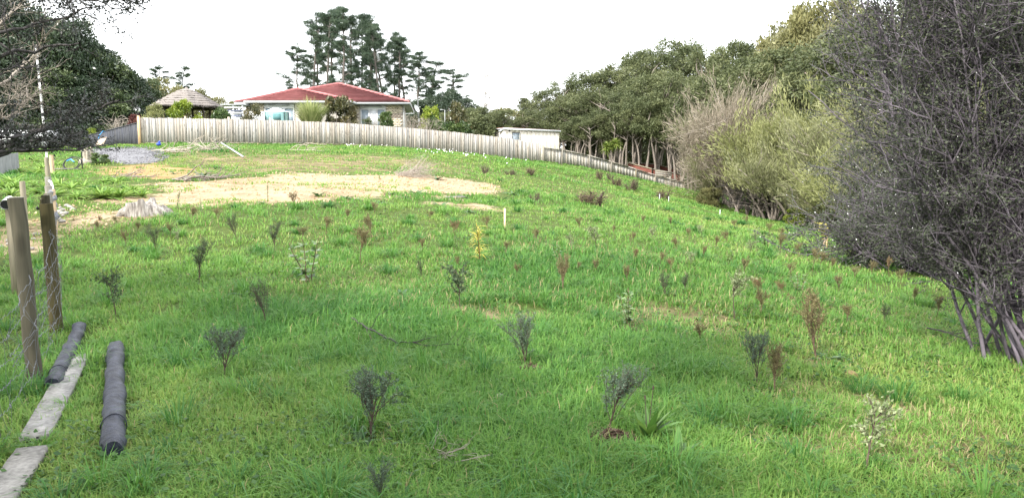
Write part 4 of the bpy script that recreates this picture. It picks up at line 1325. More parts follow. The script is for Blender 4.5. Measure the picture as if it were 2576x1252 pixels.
for i, (x, Y, yt) in enumerate([(1300,84,290),(1345,82,275),(1395,80,252),(1447,78,236),(1498,77,226),(1553,76,208),(1608,75,192),(1662,73,182),(1718,70,178),(1775,66,190),(1832,61,186),(1890,57,165)]):
    p, h = stand(x, Y, yt)
    plant_tree(KP[(i*3)%5], 10.0, "kanuka_tree", "kanuka tree in the middle rows of the bush, below the skyline crowns", "tree", GRP, p, h, rt.uniform(1.05,1.3)*(10/h)**.5, rt.uniform(0,6.28))
for i, (x, Y, yt) in enumerate([(1432,74,298),(1462,73,290),(1492,72.5,284),(1528,72,272),(1568,71.5,255),(1597,71,232),(1622,70.5,228),(1655,70,242),(1684,69.5,250),(1712,68.5,252),(1742,67,262)]):
    p, h = stand(x, Y, yt)
    plant_tree(KF[i%3], 10.0, "kanuka_tree", "kanuka tree with bare grey trunks at the edge of the bush beyond the low fence", "tree", GRP, p, h, rt.uniform(.8,1.05)*(10/h)**.5, rt.uniform(0,6.28))
UG = [bushy(150+i, H=4, R=3.0, nl=40, n=240, L=.16, W=.06, mat=KAN, low=.0) for i in range(2)]
for i in range(16):
    x = 1290 + i*36; p, h = stand(x, 94-(i%3)*2, 318+(i%4)*6)
    plant_tree(UG[i%2], 4.0, "undergrowth_shrub", "dark undergrowth shrub glimpsed between the kanuka trunks", "shrub", "undergrowth of the bush", p, h, 1.1, i*1.1)
# taller olive trees that close the bush on the right
OP = [bushy(140+i, H=10, R=3.2, nl=70, n=240, L=.15, W=.055, mat=(OLIVE,KAN2)[i%2], low=.25) for i in range(2)]
for i, (x, Y, yt) in enumerate([(1940,58,88),(1975,54,36),(2035,52,2),(2105,50,-20)]):
    p, h = stand(x, Y, yt)
    plant_tree(OP[i%2], 10.0, "olive_tree", "tall olive green tree towering over the yellow brush", "tree", "olive green trees above the brush", p, h, .62, rt.uniform(0,6.28))
for i, (x, Y, yt) in enumerate([(1935,55,130),(1990,50,112),(2050,47,105),(2110,44,110),(2190,42,60),(2280,40,-25),(2380,38,-40),(2480,36,-60),(2580,35,-60)]):
    p, h = stand(x, Y, yt)
    plant_tree(KP[i%5], 10.0, "kanuka_tree", "dark kanuka tree standing behind the yellow brush and the grey thicket", "tree", GRP, p, h, 1.25, rt.uniform(0,6.28))

# --- upswept brush along the right edge of the field
BR = {'dry': brush(160, mat=DRYB, bark=BARK_DRY, n=15000, L=.30, W=.012, lean=(-.25,-.1)), 'olive': brush(161, mat=OLBR, n=17000), 'yel': brush(162, mat=YELG, n=18000, L=.24, W=.018, low=.32),
      'yel2': brush(163, mat=YELG, n=15000, lean=(-.15,0), low=.38), 'ol2': brush(164, mat=OLBR, n=18000, L=.2, W=.017, low=.25)}
LB = {'dry': ("tall dry pinkish grey brush bush with bare upswept twigs beside the yellow brush", "dry brush bushes"), 'olive': ("olive green brush bush with fine upswept leaves", "olive brush bushes at the field edge"),
      'yel': ("tall yellow green brush bush with feathery upswept leaves", "yellow green brush bushes"), 'yel2': ("yellow green brush bush leaning out over the field", "yellow green brush bushes"),
      'ol2': ("dense olive brush bush between yellow brush and grey thicket", "olive brush bushes at the field edge")}
for k, x, Y, yt, w in [('dry',1850,46,212,.85),('dry',1808,48,250,.8),('olive',1790,49,300,.75),('olive',1800,46,395,.8),('yel2',1920,42,290,.9),('yel2',1950,41,335,1.0),('yel',1990,41,262,.85),
                       ('yel',2060,40,240,.85),('yel',2115,38,255,.9),('ol2',2025,37,325,.95),('ol2',2085,35,310,.95),('ol2',2115,33,395,1.1),('olive',2140,32,290,1.0),('yel',2195,30,320,1.0),
                       ('olive',2260,29,250,1.0),('yel',2235,26,430,1.2),('yel2',2310,25,400,1.2),('ol2',2370,26,250,1.1),('olive',2470,24,240,1.1),('ol2',2560,23,230,1.1),('yel2',2440,22,480,1.2)]:
    p, h = stand(x, Y, yt)
    plant_tree(BR[k], 4.5, "brush_bush", ("lower dry grey brush bush beside the kanuka trunks" if k == "dry" and yt == 250 else LB[k][0]), "bush", LB[k][1], p, h*1.1, w*(4.5/h)**.35, rt.uniform(-.5,.5) if k == 'dry' else rt.uniform(0,6.28))
sm = bushy(170, H=1.4, R=.8, nl=26, n=260, L=.05, W=.018, mat=OLIVE, low=.0)
p, h = stand(1788,45,468); plant_tree(sm, 1.4, "low_shrub", "low yellow brown shrub under the dry brush at the field edge", "shrub", None, p, h, 1.2)
sg = bushy(171, H=1.2, R=.7, nl=20, n=150, L=.06, W=.03, mat=CITR, low=.1)
p, h = stand(2005,36,524); plant_tree(sg, 1.2, "low_shrub", "small bright green leafy shrub below the olive brush", "shrub", None, p, h, 1.0)
# thin bare trunks under the brush
def bare_trunks(seed, n, H):
    rng = np.random.default_rng(seed); m = MB(); t = MB()
    for k in range(n):
        P = wander(rng, (rng.normal(0,.12),rng.normal(0,.12),-.2), (rng.normal(0,.25),rng.normal(0,.2),1), H*rng.uniform(.7,1.1), 7, .09)
        m.tube(P, np.linspace(.085,.03,len(P)), 7, cap=False)
        for _ in range(26):
            q = P[rng.integers(2,len(P))]; d = rng.normal(0,1,3); d[2] = abs(d[2])*.4
            Q = wander(rng, q, d, rng.uniform(.5,1.3), 4, .2)
            t.tube(Q, np.linspace(.014,.004,len(Q)), 4, cap=False)
            for _b in range(5):
                q2 = Q[rng.integers(1,len(Q))]; d2 = rng.normal(0,1,3)
                Q2 = wander(rng, q2, d2, .45, 3, .2); t.tube(Q2, np.linspace(.006,.002,len(Q2)), 3, cap=False)
    return m.mesh("trunk", BARK_GREY, True), t.mesh("twigs", BARK_DARK)
BT = [bare_trunks(180+i, 3, 2.6) for i in range(3)]
for i, (x, yb) in enumerate([(1856,537),(1886,541),(1910,546),(1931,549),(1947,552),(1962,556),(1990,560)]):
    g = G(x, yb)
    plant_tree(BT[i%3], 2.6, "bare_stemmed_tree", "bare stemmed dead tree in the shade under the yellow brush", "tree", "bare stems under the brush", g, 2.5, 1.0, i*1.7, parts=("trunk","twigs"))

# --- pines behind the house
PP = [pine(200+i, bare=(.30,.42,.36,.5,.28)[i]) for i in range(5)]
for i, (zx, zy, w) in enumerate([(585,430,.9),(665,190,1.0),(745,140,1.0),(820,120,.9),(870,45,1.1),(960,62,1.0),(1050,105,1.05),(1145,190,.9),(1215,175,.8),(1270,145,1.0),(1330,235,.9),(1390,240,1.0),
                                 (1445,300,.9),(1510,330,1.0),(1580,400,1.0),(1640,480,1.0),(1715,560,1.0),(1790,650,.9)]):
    x, y = (900+zx/2.504)/1.4907, (zy/2.504)/1.4907
    p, h = stand(x, 92+((i*7)%5)*4, y+2)
    plant_tree(PP[(i*2)%5], 17.0, "pine_tree", "tallest pine of the grove, directly above the main roof peak" if zy == 45 else "sparse outer pine of the grove on the gazebo side" if i == 0 else "short pine at the end of the grove nearest the television aerial" if i > 15 else "tall dark pine with bare trunk inside the grove behind the house", "tree", "pines behind the house", p, h, w*(17/h)**.85, rt.uniform(0,6.28))
p, h = stand(1147,90,175); plant_tree(PP[4], 17.0, "pine_tree", "dense dark pine standing apart to the right of the grove, beyond the dish", "tree", None, p, h, 2.0, 1.0)
sp = pine(210, bare=.25, nb=26, dens=.25, mat=DRYB)
p, h = stand(1222,92,182); plant_tree(sp, 17.0, "pine_tree", "sparse half dead pine with thin brown foliage", "tree", None, p, h, 1.0, 2.0)
for x, yt in ((398,166),(446,166)):
    p, h = stand(x,94,yt); plant_tree(PP[(1,2)[x>420]], 17.0, "pine_tree", "pine tree showing behind the thatched gazebo", "tree", "pines behind the gazebo", p, h, 1.25, x)
OB = [bushy(220+i, H=7, R=3.0, nl=46, n=230, L=.16, W=.06, mat=OLIVE, low=.15) for i in range(2)]
for i, (x, Y, yt, w) in enumerate([(380,72,205,.9),(415,74,196,.9),(445,72,215,.8),(505,80,224,.9),(545,84,238,.9),(575,86,252,.9)]):
    p, h = stand(x,Y,yt); plant_tree(OB[i%2], 7.0, "broadleaf_tree", "olive brown broadleaf tree crown behind the thatched gazebo", "tree", "olive trees behind the gazebo", p, h, w, rt.uniform(0,6.28))
for i, (x, Y, yt, w) in enumerate([(1215,78,268,1.0),(1262,80,276,1.1),(1285,86,268,1.0),(1180,76,272,.9),(1125,74,280,.8)]):
    p, h = stand(x,Y,yt); plant_tree(OB[i%2] if i == 2 else KP[i%5], 7.0 if i == 2 else 10.0, "bush_tree", "dark rounded tree between the house and the shed", "tree", "trees between house and shed", p, h, w*1.5, rt.uniform(0,6.28))

# --- dark trees on the left
DP = [bushy(230+i, H=8, R=2.7, nl=64, n=300, L=.12, W=.05, mat=DARKL, low=.02) for i in range(3)]
MIDL = leaf_mat('mid_green_leaf', (.035,.058,.026), (.075,.108,.045), (.15,.185,.085), .22, .45, .4)
DP2 = [bushy(236+i, H=8, R=2.9, nl=48, n=300, L=.13, W=.055, mat=MIDL, low=.05) for i in range(2)]
for i, (x, Y, yt, w) in enumerate([(-60,60,-60,1.1),(10,62,-40,1.1),(75,62,15,1.0),(135,63,50,1.0),(196,63,44,.9),(232,64,82,.95),(262,65,112,1.0),(296,66,152,1.0),(332,68,182,1.0),(366,70,196,1.0),(400,72,226,.9),
                                 (30,60,150,1.2),(110,61,160,1.2),(190,62,180,1.2),(262,63,215,1.2),(318,65,238,1.2),(365,67,255,1.2)]):
    p, h = stand(x,Y,yt,.3)
    plant_tree(DP2[i%2] if i in (3,6,9,12,14) else DP[i%3], 8.0, "dark_evergreen", "lighter green tree mixed in among the dark evergreens left of the gazebo" if i in (3,6,9,12,14) else "dark evergreen whose top stands up highest beside the white banded pole" if i == 4 else "dark evergreen closest to the thatched gazebo" if i == 10 else "lower dark evergreen standing along the charcoal fence below taller evergreens" if i > 10 else "dark glossy evergreen forming the skyline left of the gazebo", "tree", "dark evergreens left of the gazebo", p, h, w*(8/h)**.35, rt.uniform(0,6.28))

for i, (x, Y, yt, w) in enumerate([(1058,84,250,1.0),(1092,86,238,.9),(1128,84,226,1.0),(1172,86,246,1.0)]):
    p, h = stand(x,Y,yt,.3)
    plant_tree(DP[i%3], 8.0, "dark_evergreen", "dark evergreen between the pine grove and the hedge left of the shed", "tree", "dark evergreens right of the house", p, h, w*(8/h)**.35, i*2.0)
# --- garden shrubs behind the pale fence
def shrub(seed, x, Y, yt, wpx, mat, label, L=.09, W=.045, H=2.4, nl=26, n=170, name="garden_shrub", group=None):
    p, h = stand(x, Y, yt)
    pr = bushy(seed, H=H, R=H*.5, nl=nl, n=n, L=L, W=W, mat=mat, low=.15, round_=True)
    w = wpx/FPX*Y
    return plant_tree(pr, H, name, label, "shrub", group, p, h, w/(h*1.0))
shrub(300,397,47.2,263,66,YELG,"yellow green shrub at the fence corner beside the globe lamp", .07,.03)
shrub(301,468,48,252,84,CITR,"bright yellow green citrus bush in front of the thatched gazebo")
shrub(302,562,49,270,62,GREENL,"dark green citrus bush right of the gazebo")
shrub(303,640,50,261,66,RUSTL,"mixed green and brown shrub at the left end of the house", .08,.035, n=110)
shrub(304,852,52,240,84,RUSTL,"tall dark magnolia bush with rusty leaves before the house", .12,.05)
shrub(305,882,52.5,262,40,RUSTL,"narrow rusty leaved shrub beside the magnolia", .10,.04)
shrub(306,975,54.5,281,52,GREENL,"round dark green shrub below the house window")
shrub(307,925,54,298,44,GREENL,"low dark green shrub under the right house window", .07,.035)
shrub(308,1087,56,268,66,CITR,"tall bush with bright yellow green top right of the house")
shrub(309,1098,55.5,290,60,GREENL,"dark leafy bush below the yellow topped bush")
shrub(310,1152,58,262,72,RUSTL,"tall brownish green bush between house and shed", .12,.05)
shrub(311,1150,57,300,90,GREENL,"low wide dark bush along the fence between house and shed")
shrub(312,1205,62,284,90,KAN,"broad dark green hedge bush left of the shed", .10,.04, nl=40, n=260)
shrub(313,347,50,287,46,REDL,"dark red leaved shrub above the charcoal fence", .08,.035)
shrub(314,236,60,322,34,CITR,"bright yellow green shrub above the charcoal fence", .07,.035)
shrub(315,190,41,345,70,GREENL,"dark leafy weed bush before the charcoal fence end", .08,.04, H=1.6)
shrub(316,10,20,455,85,DARKL,"dark leafy bush beside the white pipe at the wire fence", .04,.018, H=1.2, n=260)
shrub(317,1050,56,290,60,RUSTL,"thin brown shrub between dish and yellow topped bush", .07,.02, n=60)
shrub(318,1165,59,287,60,OLBR,"wispy olive shrub left of the broad hedge bush", .12,.012, n=240)

def bare_shrub(seed, x, Y, yt, wpx, label, mat=BARK_DRY, n=22, r=.02):
    rng = np.random.default_rng(seed); p, h = stand(x, Y, yt); w = wpx/FPX*Y/2
    b, t = MB(), MB()
    for k in range(n):
        a = rng.uniform(0,2*PI); s = rng.uniform(.2,1)
        P = wander(rng, (0,0,-.1), (math.cos(a)*w*s/h, math.sin(a)*w*s/h*.6, 1), h*rng.uniform(.7,1.0), 6, .13)
        b.tube(P, np.linspace(r,r*.35,len(P)), 5, cap=False)
        for _ in range(7):
            q = P[rng.integers(2,len(P))]; d = rng.normal(0,1,3); d[2] = abs(d[2])*.8
            Q = wander(rng, q, d, h*rng.uniform(.12,.3), 3, .25); t.tube(Q, np.linspace(r*.4,r*.2,len(Q)), 4, cap=False)
    o = thing("bare_shrub", label, "shrub", p); b.build("stems", mat, o); t.build("twigs", mat, o)
bare_shrub(330,312,52,283,90,"bare grey tangled shrub above the charcoal fence", n=26, r=.035)
bare_shrub(331,1035,55,284,60,"bare grey twiggy shrub at the right house corner")
bare_shrub(332,1075,54.5,288,60,"leafless pale forked shrub in front of the yellow topped bush")
bare_shrub(333,935,53.5,285,40,"thin leafless twigs in front of the right house window", r=.012)
bare_shrub(334,860,51,296,70,"low tangle of pale twigs at the foot of the magnolia", r=.014)

def cane():
    p, h = stand(786,51,246); w = 88/FPX*51/2
    rng = np.random.default_rng(340); N = 1000
    a = rng.uniform(0,2*PI,N); lean = rng.uniform(0,1,N)
    P = np.stack([np.cos(a)*.25*rng.uniform(0,1,N), np.sin(a)*.25*rng.uniform(0,1,N), np.zeros(N)],-1)
    D = np.stack([np.cos(a)*lean*w/h*.9, np.sin(a)*lean*w/h*.9, np.ones(N)],-1)
    o = thing("cane_grass_clump", "tall pale green cane grass clump in front of the house", "plant", p)
    m = MB(); m.blades(P, D, h*rng.uniform(.75,1.2,N), rng.uniform(.05,.085,N), rng.uniform(.05,.5,N), rng.uniform(0,1,N)); m.build("blades", FLAXL, o)
    m = MB()
    for k in range(30):
        i = rng.integers(N); m.tube([P[i], P[i]+D[i]*h*.6], [.02,.008], 5, cap=False)
    m.build("canes", FLAXL, o)
    p2, h2 = stand(1066,55.5,302)
    o = thing("flax_clump", "small yellow flax clump on the fence line right of the house", "plant", p2)
    N = 50; a = rng.uniform(0,2*PI,N); le = rng.uniform(.2,.8,N)
    m = MB(); m.blades(np.zeros((N,3)), np.stack([np.cos(a)*le,np.sin(a)*le,np.ones(N)],-1), h2*rng.uniform(.7,1.1,N), np.full(N,.05), rng.uniform(.2,.9,N), rng.uniform(.5,1,N)); m.build("blades", YELG, o)
cane()

def cabbage():
    p, h = stand(1543,68,348)
    o = thing("cabbage_tree", "small cabbage tree with two spiky green heads beyond the low fence", "tree", p)
    rng = np.random.default_rng(350)
    heads = [at(1526,371,68)-p, at(1550,361,68.2)-p, at(1540,366,68.6)-p]
    m = MB()
    for hd in heads: m.tube([(0,0,-.2),(hd.x*.3,hd.y*.3,hd.z*.45),tuple(hd)], [.09,.075,.06], 8)
    m.build("trunk", BARK_GREY, o, smooth=True)
    for k, hd in enumerate(heads):
        N = 230; dv = rnd_dirs(rng,N); dv[:,2] = dv[:,2]*.8+.2
        m = MB(); m.blades(np.tile(np.array(tuple(hd)),(N,1)), dv, rng.uniform(.55,.85,N)*(1 if k < 2 else .8), np.full(N,.075), rng.uniform(.1,.7,N), rng.uniform(0,1,N)); m.build("leaf_head", CABL, o)
cabbage()

# ------------------------------------------------------------------ fine twigs grown level by level
def grow(rng, par, count, lo, hi, length, n, ang, jit, lift=(0,0,0)):
    """side twigs on a set of polylines par (N,k,3) -> (N*count, n+1, 3)"""
    N, k, _ = par.shape
    M = N*count
    i = np.repeat(np.arange(N), count)
    t = rng.uniform(lo, hi, M)*(k-1); j = np.clip(t.astype(int), 0, k-2); f = (t-j)[:,None]
    a, b = par[i,j], par[i,j+1]
    P = a + (b-a)*f; T = unit(b-a)
    S = unit(np.cross(T, rnd_dirs(rng,M)))
    an = rng.uniform(ang[0], ang[1], M)[:,None]
    D = unit(T*np.cos(an) + S*np.sin(an))
    ln = (rng.uniform(length[0], length[1], M))[:,None]
    out = [P]
    for _ in range(n):
        D = unit(D + rng.normal(0,jit,(M,3)) + np.array([lift])); P = P + D*ln/n; out.append(P)
    return np.stack(out,1)
def seg_poly(m, pl, r0, r1, k=3):
    N, n, _ = pl.shape
    R = np.linspace(r0, r1, n)
    for i in range(n-1): m.segs(pl[:,i], pl[:,i+1], R[i], R[i+1], k)

def leafy(rng, m, pl, per, L, W, spread=.03, tint=(0,1)):
    N, n, _ = pl.shape; M = N*per
    i = np.repeat(np.arange(N), per); j = rng.integers(0,n-1,M); f = rng.uniform(0,1,(M,1))
    P = pl[i,j]*(1-f)+pl[i,j+1]*f + rng.normal(0,spread,(M,3))
    A = unit(unit(pl[i,j+1]-pl[i,j]) + rng.normal(0,.7,(M,3))); B = unit(np.cross(A, rnd_dirs(rng,M)))
    s = rng.uniform(.6,1.4,(M,1))
    m.leaves(P, A*L*s, B*W*s, rng.uniform(tint[0],tint[1],M))

MANL = leaf_mat("manuka_leaf", (.04,.05,.034), (.075,.09,.058), (.125,.14,.10), .2, .65, .12)
def thicket():
    rng = np.random.default_rng(400)
    base = G(2645,930)
    o = thing("manuka_thicket", "large grey twiggy manuka with many thin stems and tiny leaves", "tree", base)
    stems = []
    for k in range(46):
        # most stems sweep out over the field, the rest fill the crown
        az = rng.uniform(2.2,4.1) if k < 28 else rng.uniform(0,2*PI)
        el = rng.uniform(.78,1.38)
        st = np.array([rng.normal(0,.30), rng.normal(0,.26), -.1])
        d = np.array([math.cos(az)*math.cos(el), math.sin(az)*math.cos(el), math.sin(el)])
        P = [st]; n = 13; ln = (rng.uniform(2.4,5.2) if el > .7 else rng.uniform(1.8,2.4))*(.55+.45*min(1,el))
        for q in range(n):
            d = d + rng.normal(0,.075,3) + np.array([0,0,.03 if el > .7 else .06]); d /= np.linalg.norm(d)
            P.append(P[-1] + d*ln/n)
        A_ = np.array(P); tp = A_[-1]; ee = ((tp[0]+.25)/1.9)**2 + (tp[1]/1.9)**2 + ((tp[2]-3.1)/3.0)**2
        if ee > 1: A_ = A_[0] + (A_-A_[0])/math.sqrt(ee)
        if A_[-1][2] > 1.35*math.hypot(A_[-1][0],A_[-1][1]): stems.append(A_)
    L0 = np.array(stems)
    m = MB()
    for P in L0: m.tube(P, np.linspace(.019,.006,len(P)), 6, cap=False)
    def inside(pl, s=1.0):
        t = pl[:,-1]; e = ((t[:,0]+.25)/(2.1*s))**2 + (t[:,1]/(2.1*s))**2 + ((t[:,2]-3.1)/(3.2*s))**2
        r = np.hypot(t[:,0],t[:,1]); return pl[(e < 1 + rng.normal(0,.12,len(t))) & (t[:,2] > .15+.58*r+rng.normal(0,.10,len(t)))]
    L1 = inside(grow(rng, L0, 11, .16, 1.0, (.5,1.5), 7, (.3,.9), .13, (0,0,.03)))
    L2 = inside(grow(rng, L1, 11, .15, 1.0, (.25,.7), 5, (.35,1.0), .16), 1.03)
    L3 = grow(rng, L2, 4, .2, 1.0, (.08,.26), 3, (.4,1.1), .2)
    m.build("stems", TWIG, o, smooth=True)
    m = MB(); seg_poly(m, L1, .010, .004, 4); seg_poly(m, L2, .0042, .002); tag(m.build("branches", TWIG, o), kind="stuff")
    m = MB(); seg_poly(m, L3, .0024, .0012); tag(m.build("twigs", TWIG, o), kind="stuff")
    tip = L3[:,-1]
    outer = (tip[:,0] < -.7) | (tip[:,2] > 2.8)
    m = MB(); leafy(rng, m, L3[outer], 9, .014, .0065, .02); leafy(rng, m, L3[~outer][::3], 2, .011, .005, .015); tag(m.build("leaves", MANL, o), kind="stuff")
    fl = tip[(tip[:,0] < -1.1) & (rng.uniform(size=len(tip)) < .045)]
    m = MB(); N = len(fl); A = rnd_dirs(rng,N); B = unit(np.cross(A, rnd_dirs(rng,N))); m.leaves(fl, A*.006, B*.005); m.leaves(fl, B*.006, unit(np.cross(A,B))*.005); tag(m.build("flowers", FLOWER, o), kind="stuff")
    # a few dead stems lying at its foot
    rng = np.random.default_rng(401)
thicket()
# second thicket further back that fills the gap behind it
def thicket_far():
    rng = np.random.default_rng(410)
    base = on(8.3, 14.9)
    o = thing("manuka_bush", "smaller flowering manuka bush behind the big grey twiggy manuka", "tree", base)
    L0 = []
    for k in range(34):
        az = rng.uniform(1.2,5.0) if k < 24 else rng.uniform(0,2*PI); el = rng.uniform(.5,1.4)
        d = np.array([math.cos(az)*math.cos(el), math.sin(az)*math.cos(el), math.sin(el)]); P = [np.array([rng.normal(0,.3),rng.normal(0,.3),-.1])]
        ln = rng.uniform(1.3,2.5)
        for q in range(10):
            d = d + rng.normal(0,.09,3) + np.array([0,0,.02]); d /= np.linalg.norm(d); P.append(P[-1]+d*ln/10)
        L0.append(P)
    L0 = np.array(L0); m = MB()
    for P in L0: m.tube(P, np.linspace(.04,.010,len(P)), 6, cap=False)
    m.build("stems", TWIG, o)
    L1 = grow(rng, L0, 14, .25, 1, (.5,1.2), 5, (.3,.9), .14); L2 = grow(rng, L1, 9, .15, 1, (.2,.6), 4, (.35,1.0), .18)
    m = MB(); seg_poly(m, L1, .012, .005); seg_poly(m, L2, .005, .003); tag(m.build("branches", TWIG, o), kind="stuff")
    m = MB(); leafy(rng, m, L2, 12, .026, .012, .06); tag(m.build("leaves", MANL, o), kind="stuff")
    fl = L2[:,-1][rng.uniform(size=len(L2)) < .22]; N = len(fl); A = rnd_dirs(rng,N); B = unit(np.cross(A, rnd_dirs(rng,N)))
    m = MB(); m.leaves(fl, A*.013, B*.012); tag(m.build("flowers", FLOWER, o), kind="stuff")
thicket_far()

def overhang():
    rng = np.random.default_rng(420)
    tb = on(-7.4, 5.6)
    o = thing("overhanging_tree", "dark tree at the wire fence whose twiggy branches reach in over the posts", "tree", tb)
    L = lambda p: np.array(tuple(Vector(p)-tb))
    trunk = [(-7.4,5.6,tb.z-.2),(-7.3,5.6,1.2),(-7.2,5.7,2.4),(-7.1,5.8,3.8),(-7.0,5.8,5.4)]
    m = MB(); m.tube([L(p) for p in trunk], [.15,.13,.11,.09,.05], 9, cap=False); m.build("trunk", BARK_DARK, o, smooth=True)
    BRS = [  # rows of the photograph that each bough follows, with its depth
        ([(-60,160),(0,142),(80,128),(149,115),(199,110),(205,124)], 6.6, .012, 0),
        ([(-60,100),(0,84),(60,72),(116,56),(170,38),(212,27),(268,14)], 6.4, .010, 2),
        ([(-60,385),(0,370),(60,348),(110,328),(160,302),(205,288),(245,272),(300,255)], 6.8, .020, 3),
        ([(-60,372),(0,362),(70,352),(133,346),(180,338),(208,331)], 6.4, .013, 3),
        ([(-60,395),(0,383),(60,378),(120,379),(170,380),(215,376)], 6.2, .012, 3),
        ([(-60,352),(0,345),(50,345),(100,350),(150,356),(200,372)], 6.0, .010, 3),
        ([(-60,20),(0,4),(60,0),(130,-10),(190,-6),(240,6),(286,24)], 6.3, .010, 4),
        ([(-60,-40),(20,-50),(100,-45),(180,-30),(250,-14),(300,-2)], 6.5, .012, 4),
        ([(-60,190),(0,176),(50,164),(93,168)], 6.0, .007, 0),
        ([(-60,300),(0,268),(37,257),(60,228),(80,196)], 6.8, .008, 1),
        ([(-60,330),(0,304),(40,288),(68,250),(76,210)], 6.8, .008, 1),
        ([(-60,230),(0,212),(40,190),(70,150),(110,100)], 7.0, .010, 1),
        ([(-60,90),(0,112),(30,130),(70,150),(95,185)], 6.6, .007, 0),
        ([(-40,-20),(10,20),(16,80),(30,150),(44,190)], 6.1, .006, 0),
        ([(-60,405),(0,396),(40,375),(90,362),(140,352),(190,345)], 6.5, .011, 3),
        ([(-60,120),(0,60),(40,20),(90,-20)], 6.7, .012, 1),
    ]
    stems = MB(); brn = MB(); twg = MB(); pale = MB(); lv = MB()
    for pts, Y, r, kind in BRS:
        P = [L(at(x,y,Y + (.25*math.sin(k*1.7+r*300)))) for k,(x,y) in enumerate(pts)]
        z0 = P[0][2]; P = [np.array([0.15, .1, max(.6, z0-.5)])] + P
        # resample
        Q = [P[0]]
        for a, b in zip(P[:-1], P[1:]):
            for f in (.5,1.0): Q.append(a+(b-a)*f + rng.normal(0,.012,3))
        Q = np.array(Q)
        (pale if kind == 1 else stems).tube(Q, np.linspace(r*1.8, r*.45, len(Q)), 6, cap=False)
        par = Q[None, 2:]
        c1 = {0:7, 1:18, 2:12, 3:18, 4:18}[kind]
        L1 = grow(rng, par, c1, .1, 1, (.15,.42), 5, (.25,.85), .15)
        if kind == 3: L1 = L1[(L1[:,-1,2]+tb.z > 1.66) & (rng.uniform(size=len(L1)) < .8)]
        L2 = grow(rng, L1, {0:3,1:5,2:4,3:6,4:6}[kind], .15, 1, (.05,.18), 4, (.3,1.0), .2)
        if kind == 3: L2 = L2[L2[:,-1,2]+tb.z > 1.63]
        tgt = pale if kind == 1 else brn
        seg_poly(tgt, L1, .0045, .002, 4); seg_poly(tgt if kind == 1 else twg, L2, .0024, .0012)
        if kind >= 2:
            L3 = grow(rng, L2, 3, .2, 1, (.04,.12), 2, (.4,1.1), .2); seg_poly(twg, L3, .0014, .001)
            leafy(rng, lv, L2, {2:4,3:5,4:6}[kind], .012, .0065, .015); leafy(rng, lv, L3, {2:1,3:2,4:3}[kind], .012, .0065, .012)
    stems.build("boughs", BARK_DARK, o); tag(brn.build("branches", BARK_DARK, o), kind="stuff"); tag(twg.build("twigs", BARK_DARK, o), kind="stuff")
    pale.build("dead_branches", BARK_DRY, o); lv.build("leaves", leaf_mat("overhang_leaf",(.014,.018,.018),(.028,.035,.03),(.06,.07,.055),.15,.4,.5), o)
overhang()

# the trees at the photographer's back that shade the foot of the slope
for i, (x, y, h, w) in enumerate([(-10.5,-1.0,9.5,1.1),(-7.0,-5.5,10.5,1.15),(-2.5,-7.5,10.5,1.2),(2.5,-7.5,10.0,1.2),(7.5,-6.0,9.0,1.2),(-13.5,4.0,9.0,1.0),(-5.0,-10.5,11.5,1.2),(-16,10,7.5,1.0)]):
    plant_tree(KP[i%5], 10.0, "kanuka_tree", "kanuka tree behind the viewer that shades the foot of the slope", "tree", "trees behind the viewer", on(x,y), h, w, i*1.3)

# ------------------------------------------------------------------ wire fence on the left
GALV = plain_mat("netting_wire", (.13,.14,.16), .45, metal=.3)
def round_post(name, label, p, top, r, mat, lean=(0,0), group=None, notch=False):
    o = thing(name, label, "post", p, 0, group)
    h = top - p.z
    rng = np.random.default_rng(int(abs(p.x*100+p.y*10)))
    n = 9; zs = np.linspace(-.3, h, n)
    m = MB(); m.tube([(lean[0]*z/h + rng.normal(0,.003), lean[1]*z/h + rng.normal(0,.003), z) for z in zs], r*(1+rng.normal(0,.025,n)), 14)
    m.build("pole", mat, o, smooth=False)
    if notch:
        m = MB(); m.tube([(lean[0]-.02,lean[1]+.03,h-.02),(lean[0]-.02,lean[1]+.03,h+.07)], r*.62, 10); m.build("stub", mat, o)
        m = MB(); m.tube([(lean[0]-r*1.02,lean[1]-.02,h-.05),(lean[0]-r*1.25,lean[1]-.03,h-.03)], .012, 6); m.build("staple", BLACK, o)
    else:
        m = MB(); m.tube([(lean[0],lean[1],h),(lean[0],lean[1],h+.004)], r*.93, 14); m.build("end_grain", W_CAP, o)
    return o
P1, P2 = G(90,962), G(143,832)
t1, t2 = at(42,497,P1.y), at(116,512,P2.y)
round_post("fence_post", "stout round timber post with netting, nearest the wrapped logs", P1, t1.z, .049, W_POST, (t1.x-P1.x,0))
round_post("fence_post", "stout round post with chipped stepped top, where the netting bunches up", P2, t2.z, .054, W_POST, (t2.x-P2.x,0), notch=True)
rows = [(113,501,8.6,.05),(120,487,11.0,.055),(121,468,13.5,.06),(121,445,17,.065),(119,421,21.5,.065),(117,396,27,.07)]
names = ["thin dark post just behind the chipped post", "pale post with wire, second behind the chipped post", "pale post with a white insulator, third behind the chipped post",
         "pale post, fourth along the wire fence behind the chipped post", "pale post, fifth along the wire fence behind the chipped post", "pale post, last of the wire fence below the white pole"]
POSTS = []
for (x, yt, Y, r), lb in zip(rows, names):
    t = at(x, yt, Y); p = on(t.x, t.y)
    round_post("fence_post", lb, p, t.z, r, W_POST if Y < 9 else W_CAP)
    POSTS.append((p, t.z))
t = at(129,390,25); p = on(t.x,t.y); round_post("fence_post", "orange brown timber post beside the pale fence posts", p, t.z, .065, W_BARE)
